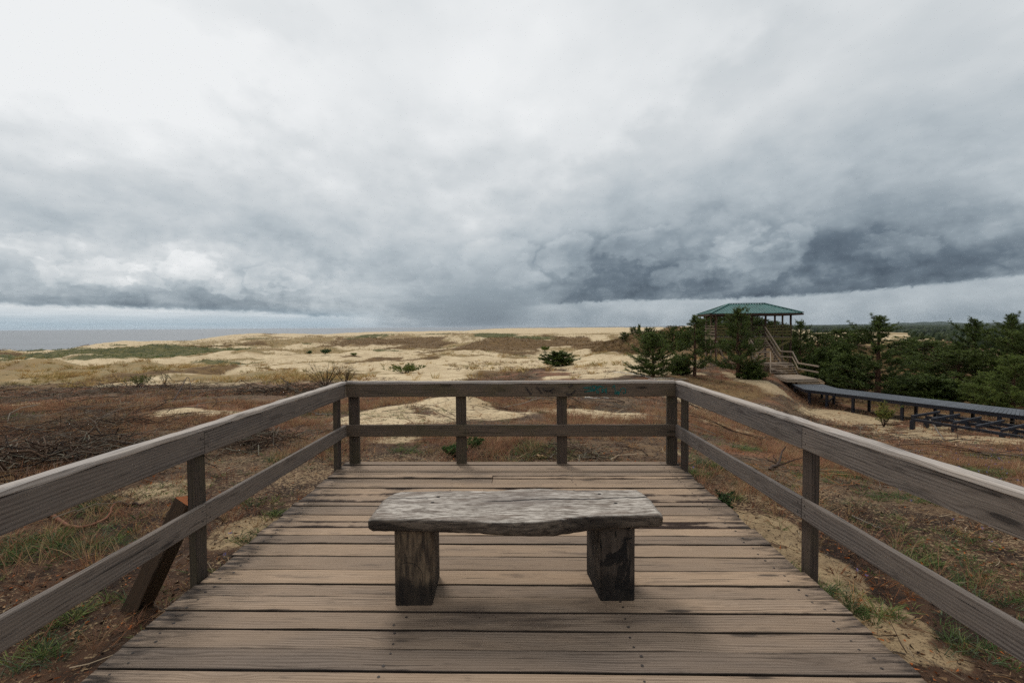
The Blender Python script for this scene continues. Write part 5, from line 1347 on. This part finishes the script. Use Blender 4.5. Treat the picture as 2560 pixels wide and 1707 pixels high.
# green tufts where the photo has them
gx_, gy_, gh_ = [], [], []
for px, py, rp, n_, hh in [(60, 1375, 110, 120, .16), (180, 1370, 110, 90, .14), (120, 1140, 60, 60, .24), (215, 1275, 45, 40, .15), (255, 1260, 40, 30, .14), (620, 1440, 60, 90, .17), (560, 1520, 60, 60, .16), (450, 1600, 70, 50, .12), (150, 1560, 90, 50, .13), (330, 1500, 60, 30, .12),
                          (100, 1640, 80, 50, .12), (2060, 1480, 30, 30, .13), (1990, 1460, 20, 20, .10), (2150, 1500, 60, 30, .10), (2180, 1540, 50, 40, .13), (2430, 1620, 60, 40, .14), (2500, 1150, 90, 160, .20), (2550, 1190, 70, 120, .18), (2420, 1180, 60, 60, .15), (2100, 1190, 60, 60, .12), (2250, 1250, 90, 70, .12),
                          (1860, 1125, 35, 60, .16), (1770, 1165, 40, 70, .20), (1740, 1190, 30, 50, .18), (1830, 1250, 16, 20, .12), (840, 1110, 30, 50, .14), (800, 1130, 40, 60, .16), (1010, 1130, 40, 50, .12), (700, 1150, 40, 40, .12), (1340, 1120, 60, 90, .20), (1700, 1080, 40, 50, .15), (1180, 1170, 40, 30, .12),
                          (1890, 1380, 16, 20, .12), (1960, 1420, 30, 30, .1), (2300, 1400, 90, 60, .12), (2450, 1480, 80, 60, .13), (690, 1290, 40, 40, .1), (650, 1340, 50, 50, .1), (640, 1260, 50, 30, .1), (1330, 1142, 80, 60, .2), (2010, 1190, 30, 20, .1)]:
    g = ground(px, py); w = rp * g[1] / F
    n_ = int(n_ * .42); gx_ += list(g[0] + rng.normal(0, w * .55, n_)); gy_ += list(g[1] + rng.normal(0, w * .45, n_)); gh_ += [hh] * n_
gx_, gy_, gh_ = map(np.array, (gx_, gy_, gh_)); k = ~onDeck(gx_, gy_)
tufts('green_grass', gx_[k], gy_[k], 14, gh_[k], .03, .0055, GRN, None, 'denser clumps of green grass close to the platform', tilt=.6, lean=.8)
# wood chips by the boardwalk, pale bits
x, y = scatter(2600, 12, 30, px0=1900, px1=2600, mask=lambda x, y: clump(x, y, 3, 19, .2, .6))
z = height(x, y) + .02; n = len(x)
V, t_, C = tris(np.stack([x, y, z], 1), rng.normal(0, 1, (n, 3)) * [1, 1, .15], rng.uniform(.06, .2, n), rng.uniform(.02, .06, n), col_pick(n, [srgb(170, 120, 80), srgb(130, 84, 56), srgb(200, 180, 150), srgb(110, 80, 60)]))
add('bark_chips', mesh_np('bark_chips', V, [t_], [M_TWIG], cols=C), label='bark and wood chips on the sand beside the boardwalk', cat='wood chips', kind='stuff')
# small violet flowers in the grass at the right
x, y = scatter(170, 5, 16, px0=2250, px1=2600); x2, y2 = scatter(30, 3.5, 8, px0=-50, px1=2560); x = np.r_[x, x2]; y = np.r_[y, y2]; n = len(x)
z = height(x, y) + rng.uniform(.05, .22, n); kk = 8
V, t_, C = tris(np.repeat(np.stack([x, y, z], 1), kk, 0) + rng.normal(0, .006, (n * kk, 3)), rng.normal(0, 1, (n * kk, 3)) + [0, 0, .5], np.full(n * kk, .016), np.full(n * kk, .009), np.repeat(col_pick(n, [srgb(120, 112, 168), srgb(142, 132, 180)]), kk, 0))
add('wildflowers', mesh_np('wildflowers', V, [t_], [M_GRASS], cols=C), label='small violet flower heads dotted through the near grass', cat='flowers', kind='stuff')

# individual fallen branches one can point at
def branch(pts, r, col, label, forks=(), name='fallen_branch', lift=.03, seed=0):
    r_ = np.random.default_rng(seed); pp = []
    for p in pts:
        g = ground(p[0], p[1]); pp.append(np.array([g[0], g[1], g[2] + lift + (p[2] if len(p) > 2 else 0)]))
    pp = np.array(pp); t = np.linspace(0, 1, len(pp)); tt = np.linspace(0, 1, 14); pth = np.stack([np.interp(tt, t, pp[:, c]) for c in range(3)], 1)
    pth[1:-1] = (pth[:-2] + pth[1:-1] * 2 + pth[2:]) / 4; pth += r_.normal(0, r * .35, pth.shape)
    o = pth[0].copy(); e_paths = [pth - o]; e_r = [np.linspace(r, r * .4, 14)]
    for f, ang, ln in forks:
        i = int(f * 13); d_ = pth[min(i + 1, 13)] - pth[i]; d_ /= np.linalg.norm(d_); c, s_ = math.cos(R(ang)), math.sin(R(ang)); d2 = np.array([d_[0] * c - d_[1] * s_, d_[0] * s_ + d_[1] * c, .35])
        s__ = np.linspace(0, 1, 14); e_paths.append(pth[i] - o + d2 * (ln * s__)[:, None] + r_.normal(0, r * .3, (14, 3))); e_r.append(np.linspace(r * .6, r * .2, 14))
    V, q = tubes(e_paths, e_r, 6); C = np.tile(np.array(col), (len(V), 1)) * r_.uniform(.8, 1.2, (len(V), 1))
    ob = add(name, mesh_np(name, V, [q], [M_TWIG], cols=C, smooth=True), label=label, cat='branch'); ob.location = o
DK, RD, GY, WH = srgb(66, 52, 44), srgb(124, 84, 66), srgb(112, 104, 94), srgb(196, 190, 180)
branch([(118, 1285), (160, 1322), (215, 1331), (262, 1308), (290, 1276, .06)], .022, RD, 'smooth curved reddish branch on the ground behind the left railing', seed=1)
branch([(20, 1135), (180, 1135), (330, 1120), (420, 1115)], .026, GY, 'long grey lichened branch on the brush pile at the left', [(.4, 30, .5), (.7, -35, .4)], seed=2, lift=.10)
branch([(10, 1080), (110, 1100), (240, 1120), (350, 1130)], .022, DK, 'dark straight branch across the top of the left brush pile', [(.5, 25, .5)], seed=3, lift=.14)
branch([(200, 1262), (290, 1264), (360, 1270)], .03, DK, 'short thick dark stick lying behind the left handrail', seed=4)
branch([(60, 1150), (180, 1165), (280, 1150)], .03, RD, 'reddish barked branch in the left brush pile', [(.5, -30, .4)], seed=5, lift=.08)
branch([(1924, 1178), (1948, 1163), (1956, 1148, .12), (1964, 1148, .22)], .026, DK, 'dark forked branch standing up on the grass beyond the right railing', [(.3, -60, .5), (.35, 80, .25)], seed=6)
branch([(1462, 998), (1474, 986, .15), (1482, 984, .32)], .022, WH, 'short pale stick propped upright beyond the far railing', seed=7)
branch([(1536, 932), (1570, 934), (1605, 940), (1640, 950)], .045, WH, 'long bleached branch lying left of the bushy young pine', [(.5, 20, .8)], seed=8)
branch([(1620, 949), (1670, 948), (1720, 948)], .035, WH, 'straight bleached branch below the bushy young pine', seed=9)
branch([(1465, 996), (1522, 997)], .03, WH, 'horizontal bleached branch just beyond the far railing', seed=10)
branch([(2325, 1065, .35), (2345, 1085, .12), (2362, 1103)], .04, GY, 'grey stick leaning beside the unfinished frame', seed=11, lift=.0)
branch([(2330, 1108), (2400, 1100), (2480, 1106)], .035, DK, 'dark bent branch on the ground before the unfinished frame', [(.5, 30, .6)], seed=12)
branch([(430, 1010), (470, 968, .9), (478, 985, .5), (474, 1000)], .03, DK, 'dark hooped dead branch arching out of the heath at the left', seed=13, lift=.0)
branch([(790, 1040), (830, 1038)], .03, GY, 'grey stick on the sand left of the far railing corner', seed=14)
branch([(1345, 1148), (1370, 1146)], .03, srgb(170, 140, 104), 'peeled pale stick just beyond the far deck edge', seed=15)
branch([(2250, 1062), (2140, 1064)], .04, DK, 'dark straight stick on the bark chips near the boardwalk', seed=16)
branch([(2130, 1296), (2180, 1320), (2210, 1332)], .012, GY, 'thin grey twig on the litter beyond the lower right rail', seed=17)
branch([(1900, 1012), (1960, 1035)], .03, WH, 'short bleached stick near the sandy path', seed=18)

# ---------------------------------------------------------------- distant forest and hills
def blobs(x, y, s, hh, pal):
    """ragged crown clumps: each is a squashed noisy dome of 26 faces"""
    n = len(x); z = height(x, y); m = 8; rings = [(1.0, .0), (1.05, .35), (.7, .75), (.0, 1.0)]
    V = []; 
    ang = np.arange(m) * 2 * np.pi / m
    for (rr_, zz) in rings[:3]:
        jr = rng.uniform(.7, 1.3, (n, m)); ra = s[:, None] * rr_ * jr
        V.append(np.stack([x[:, None] + np.cos(ang) * ra, y[:, None] + np.sin(ang) * ra, z[:, None] + hh[:, None] * (zz + .1) * rng.uniform(.8, 1.2, (n, m)) - .3], -1))
    top = np.stack([x, y, z + hh * rng.uniform(.95, 1.25, n)], -1)[:, None, :]
    V = np.concatenate(V + [top], 1); K = V.shape[1]; o = (np.arange(n) * K)[:, None]
    i = np.arange(m); j = (i + 1) % m; Q = []
    for r_ in range(2): Q.append(np.stack([o + r_ * m + i, o + r_ * m + j, o + (r_ + 1) * m + j, o + (r_ + 1) * m + i], -1).reshape(-1, 4))
    T_ = np.stack([o + 2 * m + i, o + 2 * m + j, o + 3 * m + 0 * i], -1).reshape(-1, 3)
    c = np.repeat(col_pick(n, pal, None, .25), K, 0) * rng.uniform(.75, 1.25, (n * K, 1))
    return V.reshape(-1, 3), np.vstack(Q), T_, c
def m_forest(x, y):
    px = 1280 + F * x / y; D = y
    edge = np.interp(D, [150, 260, 420, 650, 900, 1500, 2400, 5000], [2440, 2360, 2300, 2270, 2160, 2230, 2000, 1880])
    m_ = np.clip((px - edge) / 40 + .5 + fbm(x / 120, y / 120, 3, 90), 0, 1)
    strip = ((D > 680) & (D < 1000) & (px > 2085) & (px < 2330)) | ((D > 760) & (D < 850) & (px > 2030) & (px < 2330)) | ((D > 1500) & (D < 1700) & (px > 2080) & (px < 2110))
    return np.clip(m_ + strip, 0, 1)
px0 = 1850
x, y = scatter(16000, 150, 1100, px0=px0, px1=3000, power=.9, mask=m_forest); s1 = rng.uniform(1.6, 3.4, len(x)) * np.clip(y / 420, .75, 1.6); h1 = rng.uniform(3.5, 6, len(x))
x2, y2 = scatter(14000, 1100, 9000, px0=px0, px1=3000, power=.4, mask=m_forest); s2 = rng.uniform(4, 9, len(x2)) * np.clip(y2 / 1800, .8, 3); h2 = rng.uniform(5, 9, len(x2))
Vf, Qf, Tf, Cf = blobs(np.r_[x, x2], np.r_[y, y2], np.r_[s1, s2], np.r_[h1, h2], [srgb(40, 52, 36), srgb(48, 60, 38), srgb(34, 46, 34), srgb(58, 68, 42)])
add('distant_forest', mesh_np('distant_forest', Vf, [Qf, Tf], [M_NEEDLE], cols=Cf), label='far dark pine forest reaching the horizon at the right', cat='forest', kind='stuff')
xs_ = np.linspace(0, 1, 60)
Vh, Qh = [], []
for k, (pa, pb_, D, hmax) in enumerate([(2230, 2420, 14000, 95), (2060, 3300, 20000, 62)]):
    b0 = len(Vh)
    for t in xs_:
        px = pa + (pb_ - pa) * t; x = (px - 1280) / F * D; hh = hmax * math.sin(math.pi * t) ** .45 * (.8 + .2 * math.sin(t * 17 + k) * math.sin(t * 7))
        Vh += [(x, D - 900, -60), (x, D, -20 + hh), (x, D + 900, -60)]
    for i in range(59):
        a = b0 + i * 3; Qh += [(a, a + 3, a + 4, a + 1), (a + 1, a + 4, a + 5, a + 2)]
m_, b_ = new_mat('hill_forest', .95, .1); b_.inputs['Base Color'].default_value = (*srgb(52, 64, 54), 1)
add('hills', mesh_np('hills', np.array(Vh), [np.array(Qh)], [m_], smooth=True), kind='structure')
# air between here and the horizon
HZ = 1
if HZ:
    m = bpy.data.materials.new('haze'); m.use_nodes = True; nt = m.node_tree; nt.nodes.clear()
    v_ = nt.nodes.new('ShaderNodeVolumePrincipled'); v_.inputs['Density'].default_value = .000009; v_.inputs['Color'].default_value = (.80, .88, .97, 1); v_.inputs['Anisotropy'].default_value = .2
    ou = nt.nodes.new('ShaderNodeOutputMaterial'); nt.links.new(v_.outputs[0], ou.inputs['Volume'])
    a, zb, zt_ = 64000, -62.0, 78.0
    Vb = [(sx_ * a, sy_ * a, z_) for z_ in (zb, zt_) for sx_, sy_ in ((-1, -1), (1, -1), (1, 1), (-1, 1))]
    add('haze', mesh_np('haze', Vb, [np.array([[3, 2, 1, 0], [4, 5, 6, 7], [0, 1, 5, 4], [1, 2, 6, 5], [2, 3, 7, 6], [3, 0, 4, 7]])], [m]), label='thin sea air that pales the far shore and forest', cat='haze', kind='stuff')
